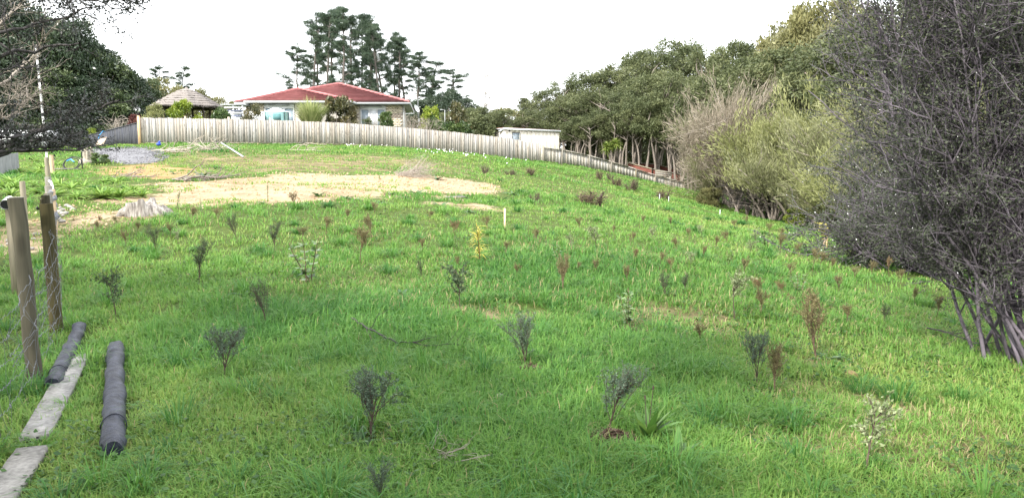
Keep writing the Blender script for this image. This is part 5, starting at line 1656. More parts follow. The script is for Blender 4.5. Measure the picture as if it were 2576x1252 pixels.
# slender white pole
t = at(90,113,27.4); b = at(119,398,27.4); p = on(b.x,b.y)
o = thing("marker_pole", "tall slender white pole with dark bands standing at the wire fence", "pole", p)
n = 34
for k in range(n):
    a, c = k/n, (k+1)/n
    q0 = Vector((t.x-b.x,0,t.z-p.z))*a; q1 = Vector((t.x-b.x,0,t.z-p.z))*c
    m = MB(); m.tube([q0,q1], .036 if k % 3 else .037, 7); m.build("band", BLACK if k % 3 == 0 and k > 5 else PVC, o)
# posts wrapped in grey cloth beside the row
CLOTH = noise_mat("grey_cloth", (.12,.125,.15), (.34,.35,.39), scale=7, rough=.8, bump=.8)
w0 = at(134,476,12.5); pw = on(w0.x,w0.y)
o = thing("wrapped_stake", "stake wrapped in loose grey cloth next to the wire fence posts", "stake", pw)
rng = np.random.default_rng(77)
m = MB(); m.tube([(0,0,-.1),(0,0,w0.z-pw.z)], .03, 8); m.build("stake", W_BARE, o)
m = MB(); m.tube([(rng.normal(0,.02),rng.normal(0,.02),z) for z in np.linspace(.25,w0.z-pw.z-.02,12)], .040+rng.uniform(-.012,.014,12), 9); m.build("cloth", CLOTH, o)
w1 = at(131,455,16); pw = on(w1.x,w1.y)
o = thing("pipe_post", "upright white plastic pipe with bent top among the pale fence posts", "pipe", pw)
m = MB(); hh = w1.z-pw.z; m.tube([(0,0,-.1),(0,0,hh-.1),(-.03,0,hh-.02),(-.07,0,hh)], .026, 9); m.build("pipe", PVC, o)
# white pipe on a tan stake at the left
pp = at(13,515,8.2)
o = thing("drain_pipe", "white plastic pipe end resting on a tan stake behind the near post", "pipe", pp)
m = MB(); d = Vector((-.22,.42,.02))
m.tube([(0,0,0),tuple(d)], .052, 14, cap=False); m.build("pipe", PVC, o, smooth=True)
m = MB(); m.tube([tuple(d*.02),tuple(d*.06)], .044, 14); m.build("bore_shade", BLACK, o)  # black plug stands in for the shade inside the pipe
q = at(24,522,8.35); g = on(q.x,q.y)
o = tag(MB().box((0,0,(q.z-g.z)/2-.1),(.07,.05,q.z-g.z+.2)).build("timber_stake", W_CAP, loc=g), "tan timber stake under the white pipe end", "stake")
q = at(56,456,13); g = on(q.x,q.y)
o = tag(MB().tube([(0,0,-.2),(0,0,q.z-g.z)], .045, 9).build("timber_stake", W_CAP, loc=g), "pale round stake behind the near post, left of the wire fence row", "stake")
# old dark post at the very edge
p = on(-2.80,3.98)
o = thing("fence_post", "old black split post at the near end of the netting", "post", p)
m = MB(); rng = np.random.default_rng(3); m.tube([(0,0,-.2),(-.01,0,.12),(0,0,.3),(.01,0,.42)], [.055,.05,.052,.03], 7); m.build("pole", BARK_DARK, o)
NEARP = (Vector((-2.80,3.98,p.z)), .5)

def netting(A, B, zA, zB, label, seed, sag=.04, rows_=6, step=.16):
    """crimped line wires tied to upright stay wires"""
    rng = np.random.default_rng(seed)
    o = thing("wire_netting", label, "netting", A)
    d = B-A; Lh = Vector((d.x,d.y,0)).length
    n = max(8, int(Lh/.022)); nst = max(2, int(Lh/step))
    off = rng.normal(0,.05,(rows_,nst+1))
    hw = MB()
    for r in range(rows_):
        f = r/(rows_-1); pts = []
        for k in range(n+1):
            s = k/n; zz = (zA*(1-s)+zB*s)*f + .03
            slack = math.sin(PI*s)*-sag*(1+f)
            i = s*nst; j = min(nst-1,int(i)); wob = off[r,j]*(1-(i-j))+off[r,j+1]*(i-j)
            cr = .008*math.sin(k*PI/1.5)
            gz = hz1(A.x+d.x*s, A.y+d.y*s)-A.z if k % 8 == 0 else gz
            pts.append((d.x*s + wob*.5, d.y*s + wob*.4, gz + zz + slack + cr + wob*.35))
        hw.tube(pts, .0016, 4, cap=False)
    hw.build("line_wires", GALV, o)
    st = MB()
    for j in range(nst+1):
        s = j/nst; gz = hz1(A.x+d.x*s, A.y+d.y*s)-A.z
        pts = []
        for r in range(rows_):
            f = r/(rows_-1); wob = off[r,j]
            pts.append((d.x*s+wob*.5, d.y*s+wob*.4, gz+(zA*(1-s)+zB*s)*f+.03 - math.sin(PI*s)*sag*(1+f) + wob*.35))
        st.tube(pts, .0012, 4, cap=False)
    st.build("stay_wires", GALV, o)
o1 = Vector((.06,-.05,0))
netting(NEARP[0]+o1, P1+o1, .66, .74, "sagging wire netting between the black split post and the stout post", 1)
netting(P1+o1, P2+o1, .74, .88, "crimped wire netting between the two stout posts", 2, .06)
netting(P2+o1, POSTS[1][0]+o1, .88, .8, "bunched wire netting running on behind the chipped post", 4, .03)

# ------------------------------------------------------------------ planks and wrapped logs
def plank(p, q, w, th, label, seed):
    rng = np.random.default_rng(seed); d = q-p; L = d.length
    o = thing("plank", label, "plank", p); m = MB()
    x = Vector((d.y,-d.x,0)).normalized(); V = []; n = 10
    for k in range(n+1):
        c = d*(k/n); c.z += .012 + (hz1(p.x+c.x,p.y+c.y)-p.z-c.z)
        for sx, sz in ((-1,0),(1,0),(1,1),(-1,1)):
            v = c + x*sx*(w/2+rng.normal(0,.002)) + Vector((0,0,sz*th)); V.append(tuple(v))
    F = []
    for k in range(n):
        for s in range(4): F.append([k*4+s,k*4+(s+1)%4,k*4+4+(s+1)%4,k*4+4+s])
    F += [[3,2,1,0],[n*4,n*4+1,n*4+2,n*4+3]]
    m.add(V,F); m.build("board", W_GREY, o)
    m = MB(); a = d*.03+Vector((0,0,.06+th)); m.tube([a-x*.03,a-x*.03+Vector((0,0,.008))],.006,6); m.build("nail", BLACK, o)
plank(PLANK1[0], PLANK1[1], .145, .045, "long weathered grey plank lying beside the near wrapped log", 1)
plank(PLANK2[0], PLANK2[1], .145, .045, "weathered grey plank half buried in grass by the black split post", 2)
def wrap_mat():
    return noise_mat("black_plastic_wrap", (.008,.010,.017), (.045,.052,.08), scale=11, stretch=(1,1,1), detail=6, rough=.55, bump=1.0, c3=(.02,.023,.036), spec=.3)
WRAP = wrap_mat()
def roll(p, q, r, label, seed):
    rng = np.random.default_rng(seed); d = q-p; n = 46; K = 22
    o = thing("wrapped_log", label, "log", p); V = []
    ph = rng.uniform(0,6,6)
    T = d.normalized(); X = T.cross(Vector((0,0,1))).normalized(); Z = X.cross(T)
    for k in range(n+1):
        s = k/n; c = d*s; c.z = hz1(p.x+c.x,p.y+c.y)-p.z + r*.85
        for j in range(K):
            th = j*2*PI/K
            rr = r*(1+.07*math.sin(s*34+3*math.sin(th+ph[0])+ph[1]) + .035*math.sin(s*71+2*th+ph[2]) + rng.normal(0,.030) + .05*math.sin(s*11+ph[3]))*min(1, .80+min(s,1-s)*5)*(1+.16*(float(vnoise(s*d.length*9,math.cos(th)*1.3+4,1.0,seed))-.5)+.10*(float(vnoise(s*d.length*22,math.sin(th)*2+9,1.0,seed+3))-.5))
            V.append(tuple(c + X*math.cos(th)*rr + Z*math.sin(th)*rr*.92))
    F = [[k*K+j,k*K+(j+1)%K,k*K+K+(j+1)%K,k*K+K+j] for k in range(n) for j in range(K)]
    m = MB(); m.add(V,F); m.add(V[:K],[list(range(K-1,-1,-1))]); m.add(V[-K:],[list(range(K))])
    m.build("plastic_wrap", WRAP, o, smooth=True)
    m = MB()
    for s in (.83,):
        c = d*s; c.z = hz1(p.x+c.x,p.y+c.y)-p.z + r*.85
        m.tube([tuple(c + X*math.cos(a)*r*1.07 + Z*math.sin(a)*r*1.0 + T*(.02*math.sin(a*2+s*9))) for a in np.linspace(0,2*PI,26)], .0035, 5, cap=False)
    m.build("tie", WRAP, o)
roll(ROLL1[0], ROLL1[1], .062, "log wrapped in shiny black plastic lying alone in the grass", 5)
roll(ROLL2[0], ROLL2[1], .054, "log wrapped in black plastic under the end of the grey plank", 6)

# ------------------------------------------------------------------ stump
def stump():
    p = G(366,540); o = thing("tree_stump", "large bleached stump with jagged top on the bare earth", "stump", p)
    rng = np.random.default_rng(8); K = 60; sc = p.y/FPX
    W = 45*sc; H = 31*sc
    th = np.arange(K)*2*PI/K
    flute = 1 + .06*np.sin(th*9+1) + .04*np.sin(th*17) + rng.normal(0,.015,K)
    cx_ = np.cos(th); top = H*np.interp(cx_, [-1,-.15,-.05,.30,.42,1], [.98,1.02,1.36,1.30,.85,.5])*(1+rng.normal(0,.025,K))
    V = []
    for f, rr in ((-.25,1.12),(.05,1.08),(.35,1.0),(.7,.95),(1.0,.93)):
        V.append(np.stack([W*rr*flute*np.cos(th)*(1+.25*(1-max(f,0))*np.clip(np.cos(th),0,1)), W*.75*rr*flute*np.sin(th), top*f if f > 0 else np.full(K,f)],-1))
    V.append(np.stack([W*.78*np.cos(th), W*.6*np.sin(th), top*.86],-1)); V.append(np.stack([W*.3*np.cos(th), W*.25*np.sin(th), np.full(K,H*.72)+rng.normal(0,.02,K)],-1))
    F = []
    for s in range(6):
        for k in range(K): F.append([s*K+k,s*K+(k+1)%K,(s+1)*K+(k+1)%K,(s+1)*K+k])
    F2 = [[6*K+k for k in range(K)]]
    m = MB(); VV = np.vstack(V); m.add(VV,F); m.add(VV,F2)
    m.build("bole", noise_mat("bleached_wood", (.05,.042,.038), (.50,.47,.44), scale=3, stretch=(7,7,.6), detail=7, rough=.9, bump=1.0, c3=(.24,.22,.20)), o)
    for a in (-.25,.35,3.4):
        m = MB(); m.tube([(W*.8*math.cos(a),W*.6*math.sin(a),H*.4),(W*1.25*math.cos(a),W*.95*math.sin(a),H*.12),(W*1.55*math.cos(a),W*1.15*math.sin(a),-.05)], [.11,.08,.03], 8); m.build("root", bpy.data.materials["bleached_wood"], o)
stump()

# ------------------------------------------------------------------ seedlings planted over the slope
S_DARK = leaf_mat("seedling_dark_leaf", (.03,.056,.028), (.062,.105,.05), (.13,.18,.09), .25)
S_BLUE = leaf_mat("seedling_blue_leaf", (.055,.09,.062), (.10,.16,.105), (.19,.26,.18), .25)
S_BROWN = leaf_mat("seedling_brown_leaf", (.105,.092,.043), (.20,.172,.075), (.31,.285,.135), .25)
S_PALE = leaf_mat("seedling_pale_leaf", (.12,.16,.07), (.24,.29,.14), (.42,.46,.28), .3)
S_YEL = leaf_mat("seedling_yellow_leaf", (.26,.24,.03), (.45,.40,.06), (.62,.55,.14), .3)
S_GLO = leaf_mat("seedling_glossy_leaf", (.04,.095,.022), (.10,.19,.045), (.28,.38,.13), .25, .35, .5)
S_RED = leaf_mat("seedling_red_leaf", (.14,.09,.048), (.235,.16,.082), (.34,.255,.14), .25)
STEMB = noise_mat("seedling_stem", (.045,.032,.028), (.13,.095,.075), scale=30, rough=.8, bump=.2)
STEMR = noise_mat("seedling_red_stem", (.09,.058,.042), (.19,.13,.09), scale=30, rough=.8, bump=.2)

def seedling(seed, kind):
    rng = np.random.default_rng(seed); st = MB(); lf = MB()
    if kind in ('twig','fine','brown','tall'):
        nst = {'twig':7,'fine':5,'brown':4,'tall':5}[kind]; split = {'twig':.18,'fine':.06,'brown':.28,'tall':.03}[kind]
        spread = {'twig':.34,'fine':.16,'brown':.24,'tall':.10}[kind]
        main = wander(rng, (0,0,-.05), (rng.normal(0,.06),rng.normal(0,.06),1), .75, 6, .06)
        st.tube(main, np.linspace(.016,.007,len(main)), 6, cap=False)
        L0 = []
        for k in range(nst*2):
            i = min(len(main)-1, 1+int((split+rng.uniform(0,.45))*len(main))); a = rng.uniform(0,2*PI)
            P = wander(rng, main[i], (math.cos(a)*spread,math.sin(a)*spread,.8), max(.2,(1-main[i][2])*rng.uniform(.75,1.1)), 6, .10, .02); L0.append(P)
        L0 = np.array(L0)
        seg_poly(st, L0, .006, .003, 4)
        L1 = grow(rng, L0, 9, .25, 1, (.10,.26), 4, (.3,.8), .15, (0,0,.06)); seg_poly(st, L1, .003, .0016)
        L2 = grow(rng, L1, 4, .2, 1, (.04,.12), 3, (.3,.9), .2, (0,0,.05)); seg_poly(st, L2, .0018, .001)
        per = {'twig':5,'fine':5,'brown':5,'tall':6}[kind]; sz = {'twig':.016,'fine':.014,'brown':.018,'tall':.015}[kind]
        leafy(rng, lf, L2, per, sz, sz*.38, .012); leafy(rng, lf, L1, per, sz, sz*.38, .012)
    elif kind == 'pitto':
        main = wander(rng, (0,0,-.05), (rng.normal(0,.05),rng.normal(0,.05),1), .8, 6, .05); st.tube(main, np.linspace(.014,.008,len(main)), 6, cap=False)
        L0 = np.array([wander(rng, main[rng.integers(3,7)], (math.cos(a)*.55,math.sin(a)*.55,.75), rng.uniform(.25,.45), 5, .12) for a in rng.uniform(0,2*PI,11)])
        seg_poly(st, L0, .007, .004, 4); L1 = grow(rng, L0, 6, .25, 1, (.08,.2), 3, (.4,.9), .15); seg_poly(st, L1, .0035, .002)
        leafy(rng, lf, L1, 6, .028, .016, .02); leafy(rng, lf, L0, 6, .028, .016, .03)
    elif kind == 'glossy':
        for k in range(3):
            P = wander(rng, (rng.normal(0,.03),rng.normal(0,.03),-.05), (rng.normal(0,.16),rng.normal(0,.16),1), rng.uniform(.75,1.0), 7, .06)
            st.tube(P, np.linspace(.012,.006,len(P)), 6, cap=False)
            n = 34; t = rng.uniform(.25,1,n); idx = (t*(len(P)-1)).astype(int); C = P[idx]
            a = rng.uniform(0,2*PI,n); D = unit(np.stack([np.cos(a),np.sin(a),rng.uniform(-.1,.8,n)],-1)); B = unit(np.cross(D,np.array([[0,0,1.0]])))
            s = rng.uniform(.7,1.2,(n,1)); lf.leaves(C+D*.07, D*.075*s, B*.045*s, rng.uniform(0,1,n))
    elif kind == 'lance':
        P = wander(rng, (0,0,-.05), (rng.normal(0,.04),rng.normal(0,.04),1), .92, 6, .03); st.tube(P, np.linspace(.014,.008,len(P)), 6, cap=False)
        n = 90; t = rng.uniform(.12,1,n); i = np.minimum((t*(len(P)-1)).astype(int), len(P)-2); f = (t*(len(P)-1)-i)[:,None]; C = P[i]*(1-f)+P[i+1]*f
        a = rng.uniform(0,2*PI,n); D = np.stack([np.cos(a),np.sin(a),rng.uniform(.0,.7,n)],-1)
        lf.blades(C, D, rng.uniform(.18,.34,n), rng.uniform(.020,.034,n), rng.uniform(.1,.7,n), rng.uniform(0,1,n))
    return st, lf
SEED = {}
def seed_mesh(kind, v, leafm, stemm):
    key = (kind, v, leafm.name)
    if key not in SEED:
        st, lf = seedling(500+hash_(kind)*10+v, kind); SEED[key] = (st.mesh("stem", stemm), lf.mesh("foliage", leafm))
    return SEED[key]
def hash_(s): return sum(ord(c) for c in s) % 37
TY = {  # kind, leaf, stem, wide, label, group
 'bt': ('twig', S_BLUE, STEMB, 1.0, "vase shaped blue green kanuka seedling with many fine twigs", "fine twigged kanuka seedlings"),
 'fi': ('fine', S_DARK, STEMB, 1.0, "narrow dark fine leaved seedling in the shaded grass", "dark fine leaved seedlings"),
 'br': ('brown', S_BROWN, STEMR, 1.0, "small brownish twiggy seedling with a bushy tuft on top", "brownish twiggy seedlings"),
 'ta': ('tall', S_BROWN, STEMR, 1.0, "slim upright brown leaved seedling taller than its brown neighbours", "slim upright brown seedlings"),
 'pi': ('pitto', S_DARK, STEMB, 1.0, "dark stemmed pittosporum seedling with rounded top of small leaves", "pittosporum seedlings"),
 'pp': ('pitto', S_PALE, STEMB, 1.0, "pale leaved round topped seedling on a thin dark stem", "pale leaved seedlings"),
 'gl': ('glossy', S_GLO, STEMR, 1.0, "broadleaf seedling with large glossy green leaves", "glossy broadleaf seedlings"),
 'ye': ('lance', S_YEL, STEMR, 1.0, "yellow leaved lancewood seedling with long narrow leaves", "yellow narrow leaved seedlings"),
 'gr': ('lance', S_GLO, STEMB, .6, "upright green leafy weed stem on the bare earth edge", "green weed stems"),
 're': ('brown', S_RED, STEMR, .9, "rusty red dried out seedling", "rusty red seedlings"),
}
own = {}
LIST = [('pi',293,802,102,"dark pittosporum seedling between the wire fence and the lone wrapped log"),('fi',502,710,85),('fi',395,638,55),('br',318,627,34),('fi',690,632,62),('gl',778,712,112,"tallest glossy broadleaf seedling, with whitish top leaves"),
 ('fi',672,822,92),('bt',565,950,112,"dark twiggy kanuka seedling between the lone wrapped log and the fallen branch"),('br',905,662,76),('br',935,602,50),('br',942,548,36),('br',820,592,40),('fi',596,602,52),('br',551,572,36),
 ('br',483,562,34),('br',740,527,36),('gr',672,512,46),('gr',445,528,50),('gr',505,535,34),('re',1145,610,44),('ye',1207,662,112,"bright yellow lancewood seedling left of the white stake"),('br',1228,582,34),('pi',1157,786,112,"pittosporum seedling with bare dark stem and flat top in open grass"),
 ('br',1158,682,30),('br',1353,612,34),('ta',1416,737,78),('gl',1405,662,50),('pp',1500,626,56),('br',1585,622,32),('re',1596,667,34),('br',1580,717,48),('fi',1675,752,56),
 ('gl',1582,828,104,"broadleaf seedling with few large glossy leaves beside bare soil"),('bt',1325,938,118,"blue green kanuka seedling with the flattest, widest fan of twigs"),('bt',932,1108,165,"kanuka seedling with dark forked stems beside the dark tuft of weeds"),
 ('bt',1525,1092,155,"kanuka seedling in the bark mulch ring beside the dock"),('bt',960,1275,98,"bushy kanuka seedling in front of the kanuka with dark forked stems"),('fi',1725,737,42),('pp',1848,802,104,"tall pale round topped seedling with white edged leaves on a long stem"),
 ('br',1915,797,58),('re',1913,762,60),('gl',2010,742,56),('ta',2055,905,135,"tallest slim brown seedling, with rusty foot"),('bt',1905,972,105),('ta',1948,985,102),('pp',2178,1195,160,"seedling with silvery leaves and yellow lower leaves on a dark stem"),
 ('br',2043,682,42),('br',2062,672,34),('br',2110,737,38),('br',2150,712,30),('br',1800,632,36),('br',1830,617,32),('pp',1737,672,36),('br',1768,657,30),('pp',1885,642,36),('gl',1925,622,40),
 ('br',1962,642,40),('br',1968,602,26),('pp',1765,597,30),('pp',1640,612,34),('re',2236,692,38),('br',2266,722,34),('ye',2168,660,68,"yellow lancewood seedling at the edge of the grey thicket"),('ye',2212,642,34,"short yellow seedling beside the thicket stakes"),
 ('fi',2225,812,36),('br',2355,802,44),('pp',1440,632,36),('pp',1900,612,26),('br',2045,790,44),('br',1460,582,30),('br',290,575,26),('br',345,590,24),('br',248,585,22),('re',250,575,22),('pp',2130,622,30),
 ('br',1700,632,30),('br',1735,608,26),('br',1660,668,30),('br',1500,690,34),('re',1690,690,32),('br',1450,690,30),('br',1870,690,36),('br',1990,705,34),('br',2090,690,30),('br',1935,588,24),('br',1850,580,22),('br',1690,575,22),('br',1880,568,22),
 ('br',2010,650,30),('br',1620,570,22),('br',1545,592,24),('gl',1830,668,34),('br',2190,700,32),('br',2300,770,34),('br',1080,560,26),('br',1060,640,34),('fi',1060,700,40),('br',760,610,34),('br',870,560,28),('br',430,600,30),('pp',450,615,36),('br',1270,640,28),
 ('br',1300,700,34),('re',1970,760,40),('br',2130,820,44),('br',1760,870,50)]
for i, L_ in enumerate(LIST):
    ty, x, y, hp = L_[:4]; kind, lm, sm_, wide, lab, grp = TY[ty]
    p = G(x, y); h = hp/FPX*p.length*1.12
    me1, me2 = seed_mesh(kind, i % 3, lm, sm_)
    o = thing("lancewood_seedling" if kind == 'lance' and ty == 'ye' else "tall_weed" if ty == 'gr' else "seedling", L_[4] if len(L_) > 4 else lab, "seedling" if ty != 'gr' else "weed", p, i*1.9, grp, (h*wide*(1.0 if kind != 'fine' else .9)*(.8+.4*((i*37)%10)/10),)*2+(h*(.9+.2*((i*53)%10)/10),))
    o.rotation_euler = (.16*math.sin(i*2.3), .16*math.sin(i*3.7+1), i*1.9)
    link("stem", me1, o); link("foliage", me2, o)

# brown weedy bushes on the upper slope
WB = [brush(600+i, H=1.0, R=.45, n=2600, mat=(S_BROWN,OLBR)[i%2], L=.05, W=.007, bark=STEMB, stems=9, low=.0) for i in range(2)]
for i, (x, yb, yt, w) in enumerate([(1485,515,468,1.5),(1347,508,480,.8),(1330,440,418,1.4),(1222,438,412,.7),(1556,470,440,1.0),(1590,478,445,1.0),(1665,500,470,1.1),(1285,440,425,1.5),(1505,450,425,.9),(1535,455,430,.6)]):
    p = G(x,yb); h = (yb-yt)/FPX*p.length
    plant_tree(WB[i%2], 1.0, "weed_bush", "brown seeding dock bush on the upper slope" if i % 2 == 0 else "olive wispy weed bush on the upper slope", "bush", "weed bushes on the upper slope", p, h*1.05, w, i*1.1)

# broad leaved weeds
DOCK = leaf_mat("dock_leaf", (.04,.105,.02), (.09,.195,.035), (.165,.285,.06), .3, .4, .5)
DOCKD = leaf_mat("dark_weed_leaf", (.03,.08,.03), (.06,.13,.045), (.12,.20,.07), .25, .45, .4)
def rosette(seed, n, mat, up=(.2,1.6), L=(.6,1.0), W=.16):
    rng = np.random.default_rng(seed); m = MB()
    for k in range(n):
        a = rng.uniform(0,2*PI); el = rng.uniform(*up); l = rng.uniform(*L); w = W*rng.uniform(.7,1.1)
        d = np.array([math.cos(a),math.sin(a),el]); d /= np.linalg.norm(d); s = np.cross(d,[0,0,1]); s /= np.linalg.norm(s)
        P = np.zeros(3); pts = []; ns = 6; tw = rng.uniform(-.4,.4)
        for q in range(ns+1):
            f = q/ns; ww = w*math.sin(PI*min(1,.10+.9*f)**.8)**.8*.5 if f < 1 else .002
            up_ = np.cross(s,d); e = s*math.cos(tw)+up_*math.sin(tw)
            pts += [P-e*ww+up_*ww*.25, P, P+e*ww+up_*ww*.25]
            P = P + d*l/ns; d = d+np.array([0,0,-.10*rng.uniform(.5,2.0)]); d /= np.linalg.norm(d)
        F = []
        for q in range(ns):
            for c in range(2): F.append([q*3+c,q*3+c+1,q*3+3+c+1,q*3+3+c])
        m.add(pts, F, rng.uniform(0,1))
    return m
RO = [rosette(700+i, 14, DOCKD, (.05,.9)).mesh("leaves", DOCKD) for i in range(3)]
def weed(name, label, me, x, y, h, cat="weed", group=None, rot=0, wide=1.0):
    p = G(x,y); o = thing(name, label, cat, p, rot, group, (h*wide,h*wide,h)); link("leaves", me, o); return o
big = rosette(710, 16, DOCK, (1.0,3.4), (.7,1.1), .19).mesh("leaves", DOCK)
o = weed("dock_plant", "big broad leaved plantain with upright bright green leaves beside the bark mulch", big, 1628,1112,.24)
m = MB()
for a, hh in ((.3,1.25),(2.0,1.0)): m.tube([(0,0,0),(math.cos(a)*.12,math.sin(a)*.12,hh)], [.012,.008], 5); m.tube([(math.cos(a)*.12,math.sin(a)*.12,hh),(math.cos(a)*.13,math.sin(a)*.13,hh+.09)], .02, 6)
m.build("flower_stalks", STEMB, o)
weed("dock_plant", "smaller plantain clump spreading in front of the big plantain", rosette(711, 10, DOCK, (.5,2.0), (.6,1.0), .22).mesh("leaves", DOCK), 1705,1165,.22)
for i, (x, y, hp) in enumerate([(512,446,40),(800,494,26),(870,500,26),(985,490,24),(1050,490,28),(1100,452,26),(955,512,24),(830,522,22),(1165,497,24),(1215,512,22),(1110,520,26),(1290,490,24),(770,515,20),(590,522,18),(1020,500,22),(900,505,20),(440,438,16),(660,512,18),(1180,535,22),(1260,505,24)]):
    p = G(x,y); weed("weed_clump", "low dark green broad leaved weed clump on the edge of the bare earth", RO[i%3], x, y, hp/FPX*p.length*1.1, group="weed clumps on the bare earth", rot=i, wide=1.25)
for i, (x, y, s) in enumerate([(1650,1180,.16),(900,1120,.16),(1990,1035,.18),(2080,905,.2),(420,870,.15),(1300,905,.14),(2330,900,.2),(1180,600,.2),(620,745,.2),(1010,745,.22)]):
    weed("weed_clump", "low dark broad leaved weed among the field grass", RO[i%3], x, y, s, group="weeds in the grass", rot=i*2, wide=1.1)
# leafy greens left of the earth strip
LUSH = leaf_mat('lush_weed_leaf', (.10,.20,.035), (.20,.34,.065), (.33,.46,.12), .35)
LG = rosette(720, 34, LUSH, (.2,1.5), (.5,1.0), .08).mesh("leaves", LUSH)
rng = np.random.default_rng(730)
for i in range(46):
    x, y = rng.uniform(10,360), rng.uniform(402,500)
    if x > 180 + (y-402)*2.2 or (x > 150 and y < 440 and x < 290 and y < 436): continue
    p = G(x,y); weed("leafy_weed", "lush bright green leafy weed on the bank between the wire fence and the bare earth", LG, x, y, rng.uniform(.30,.6), group="lush weeds on the left bank", rot=i, wide=1.3)

# ------------------------------------------------------------------ stakes, mulch, stones, branches
def stake(x, yb, yt, w, label, mat=W_BARE):
    p = G(x,yb); z = at(x,yt,p.y).z - p.z
    m = MB(); m.box((0,0,z/2-.1),(w,w*.6,z+.2)); m.build("timber_stake", mat, loc=p)
    tag(bpy.context.scene.objects[-1] if False else COL.objects[-1], label, "stake")
stake(1270,578,524,.035,"pale square survey stake standing in open grass right of the yellow seedling")
stake(1470,747,748,.01,"tiny peg") if False else None
stake(2050,583,548,.12,"thick grey post stub at the shaded edge of the brush", W_CAP)
stake(2107,592,560,.06,"thin grey stake in the shade left of the thicket", W_CAP)
stake(2140,600,565,.06,"thin grey stake in the shade behind the yellow seedlings", W_CAP)
stake(2219,634,592,.09,"pale round stake half hidden at the foot of the grey thicket", W_CAP)
stake(2073,620,595,.035,"left one of two thin stakes holding a yellow sapling", W_BARE)
stake(2079,622,595,.035,"right one of two thin stakes holding a yellow sapling", W_BARE)
stake(1811,545,527,.035,"white topped peg in the grass before the low yellow brown shrub", OFFWHITE)
stake(1659,502,488,.035,"pale peg beside the wispy weeds near the low fence", OFFWHITE)
stake(1682,508,494,.03,"thin pale peg holding a small sapling near the low fence", OFFWHITE)
me1, me2 = seed_mesh('glossy',1,S_YEL,STEMR)
p = G(2076,618); o = thing("seedling", "yellow leaved sapling tied between two thin stakes", "seedling", p, 0, None, .75); link("stem",me1,o); link("foliage",me2,o)

def mulch(x, y, rx, ry, n, label, seed):
    c = G(x,y); rng = np.random.default_rng(seed); w = rx/FPX*c.y; l = max(.1,(G(x,y-ry).y-G(x,y+ry).y)/2)
    a = rng.uniform(0,2*PI,n); r = np.sqrt(rng.uniform(0,1,n)); X = c.x+w*r*np.cos(a); Y = c.y+l*r*np.sin(a); Z = hz(X,Y)+.01+.05*(1-r)*rng.uniform(0,1.2,n)
    D = unit(np.stack([rng.normal(0,1,n),rng.normal(0,1,n),rng.normal(0,.35,n)],-1)); m = MB(); L = rng.uniform(.02,.07,(n,1))
    m.segs(np.stack([X,Y,Z],-1)-D*L*.5, np.stack([X,Y,Z],-1)+D*L*.5, .004, .002, 3, rng.uniform(0,1,n))
    o = m.build("bark_mulch", leaf_mat("bark_chip_%d"%seed,(.05,.03,.022),(.11,.075,.055),(.20,.15,.12),0,.9,.1)); tag(o, label, "mulch", kind="stuff")
mulch(1540,1108,75,20,1500,"dark brown bark mulch round the seedling beside the plantain",1)
mulch(1585,835,45,9,500,"small patch of dry mulch under the large leaved seedling",2)
mulch(1335,935,40,10,350,"dark soil and mulch at the foot of the fan shaped seedling",3)

ROCK = noise_mat("pale_stone", (.20,.185,.165), (.42,.395,.36), scale=12, rough=.9, bump=.6)
YROCK = noise_mat("yellow_clay_lump", (.16,.11,.05), (.30,.22,.12), scale=14, rough=.95, bump=.8)
def rock(seed, r):
    rng = np.random.default_rng(seed); m = MB(); K, n = 10, 7; V = []
    for i in range(n):
        ph = PI*i/(n-1)
        for k in range(K):
            a = k*2*PI/K; rr = r*(1+rng.normal(0,.10)); V.append((rr*math.sin(ph)*math.cos(a)*1.2, rr*math.sin(ph)*math.sin(a), rr*math.cos(ph)*.7))
    m.add(V, [[i*K+k,i*K+(k+1)%K,i*K+K+(k+1)%K,i*K+K+k] for i in range(n-1) for k in range(K)]); return m
g = G(2137,948); tag(rock(1,.055).build("clay_lump", YROCK, loc=(g.x,g.y,g.z+.015)), "yellow crumbly clay lump in the grass below the slim brown seedling", "stone")
g = G(1258,1008); tag(rock(2,.03).build("stone", ROCK, loc=(g.x,g.y,g.z+.03)), "small pale flat stone in the grass between two kanuka seedlings", "stone")
RK = [rock(10+i,.05).mesh("stone", ROCK) for i in range(4)]
rng = np.random.default_rng(9)
for i in range(40):
    x, y = (rng.normal(158,22), rng.normal(534,10)) if i < 22 else (rng.uniform(0,110), rng.uniform(565,640))
    g = G(x,y); o = link("stone", RK[i%4], None, (g.x,g.y,g.z+.02), rng.uniform(0,6), rng.uniform(.5,1.2)); tag(o, "pale rubble stone beside the wire fence posts", "stone", "rubble stones by the wire fence")
CL = [rock(20+i,.03).mesh("clods", YROCK) for i in range(3)]
def clods():
    rng = np.random.default_rng(15); n = 2600
    lo, hi = EARTH.min(0), EARTH.max(0); P = rng.uniform(lo,hi,(n,2)); P = P[poly_sd(P[:,0],P[:,1],EARTH) > -.6]; n = len(P)
    o6 = np.array([[1,0,0],[-1,0,0],[0,1,0],[0,-1,0],[0,0,1],[0,0,-1]],float); f = np.array([[0,2,4],[2,1,4],[1,3,4],[3,0,4],[2,0,5],[1,2,5],[3,1,5],[0,3,5]])
    R = (rng.uniform(.008,.04,(n,1,1))**1.0)*rng.uniform(.6,1.2,(n,6,1)); V = np.stack([P[:,0],P[:,1],hz(P[:,0],P[:,1])+.008],-1)[:,None,:]+o6[None]*R
    m = MB(); m.add(V.reshape(-1,3), ((np.arange(n)*6)[:,None,None]+f[None]).reshape(-1,3), np.repeat(rng.uniform(0,1,n),6))
    tag(m.build("soil_clods", leaf_mat("clod",(.22,.16,.09),(.40,.30,.18),(.55,.44,.30),0,.95,.1)), "small crumbs of dry soil scattered over the bare earth", "soil", kind="stuff")
clods()

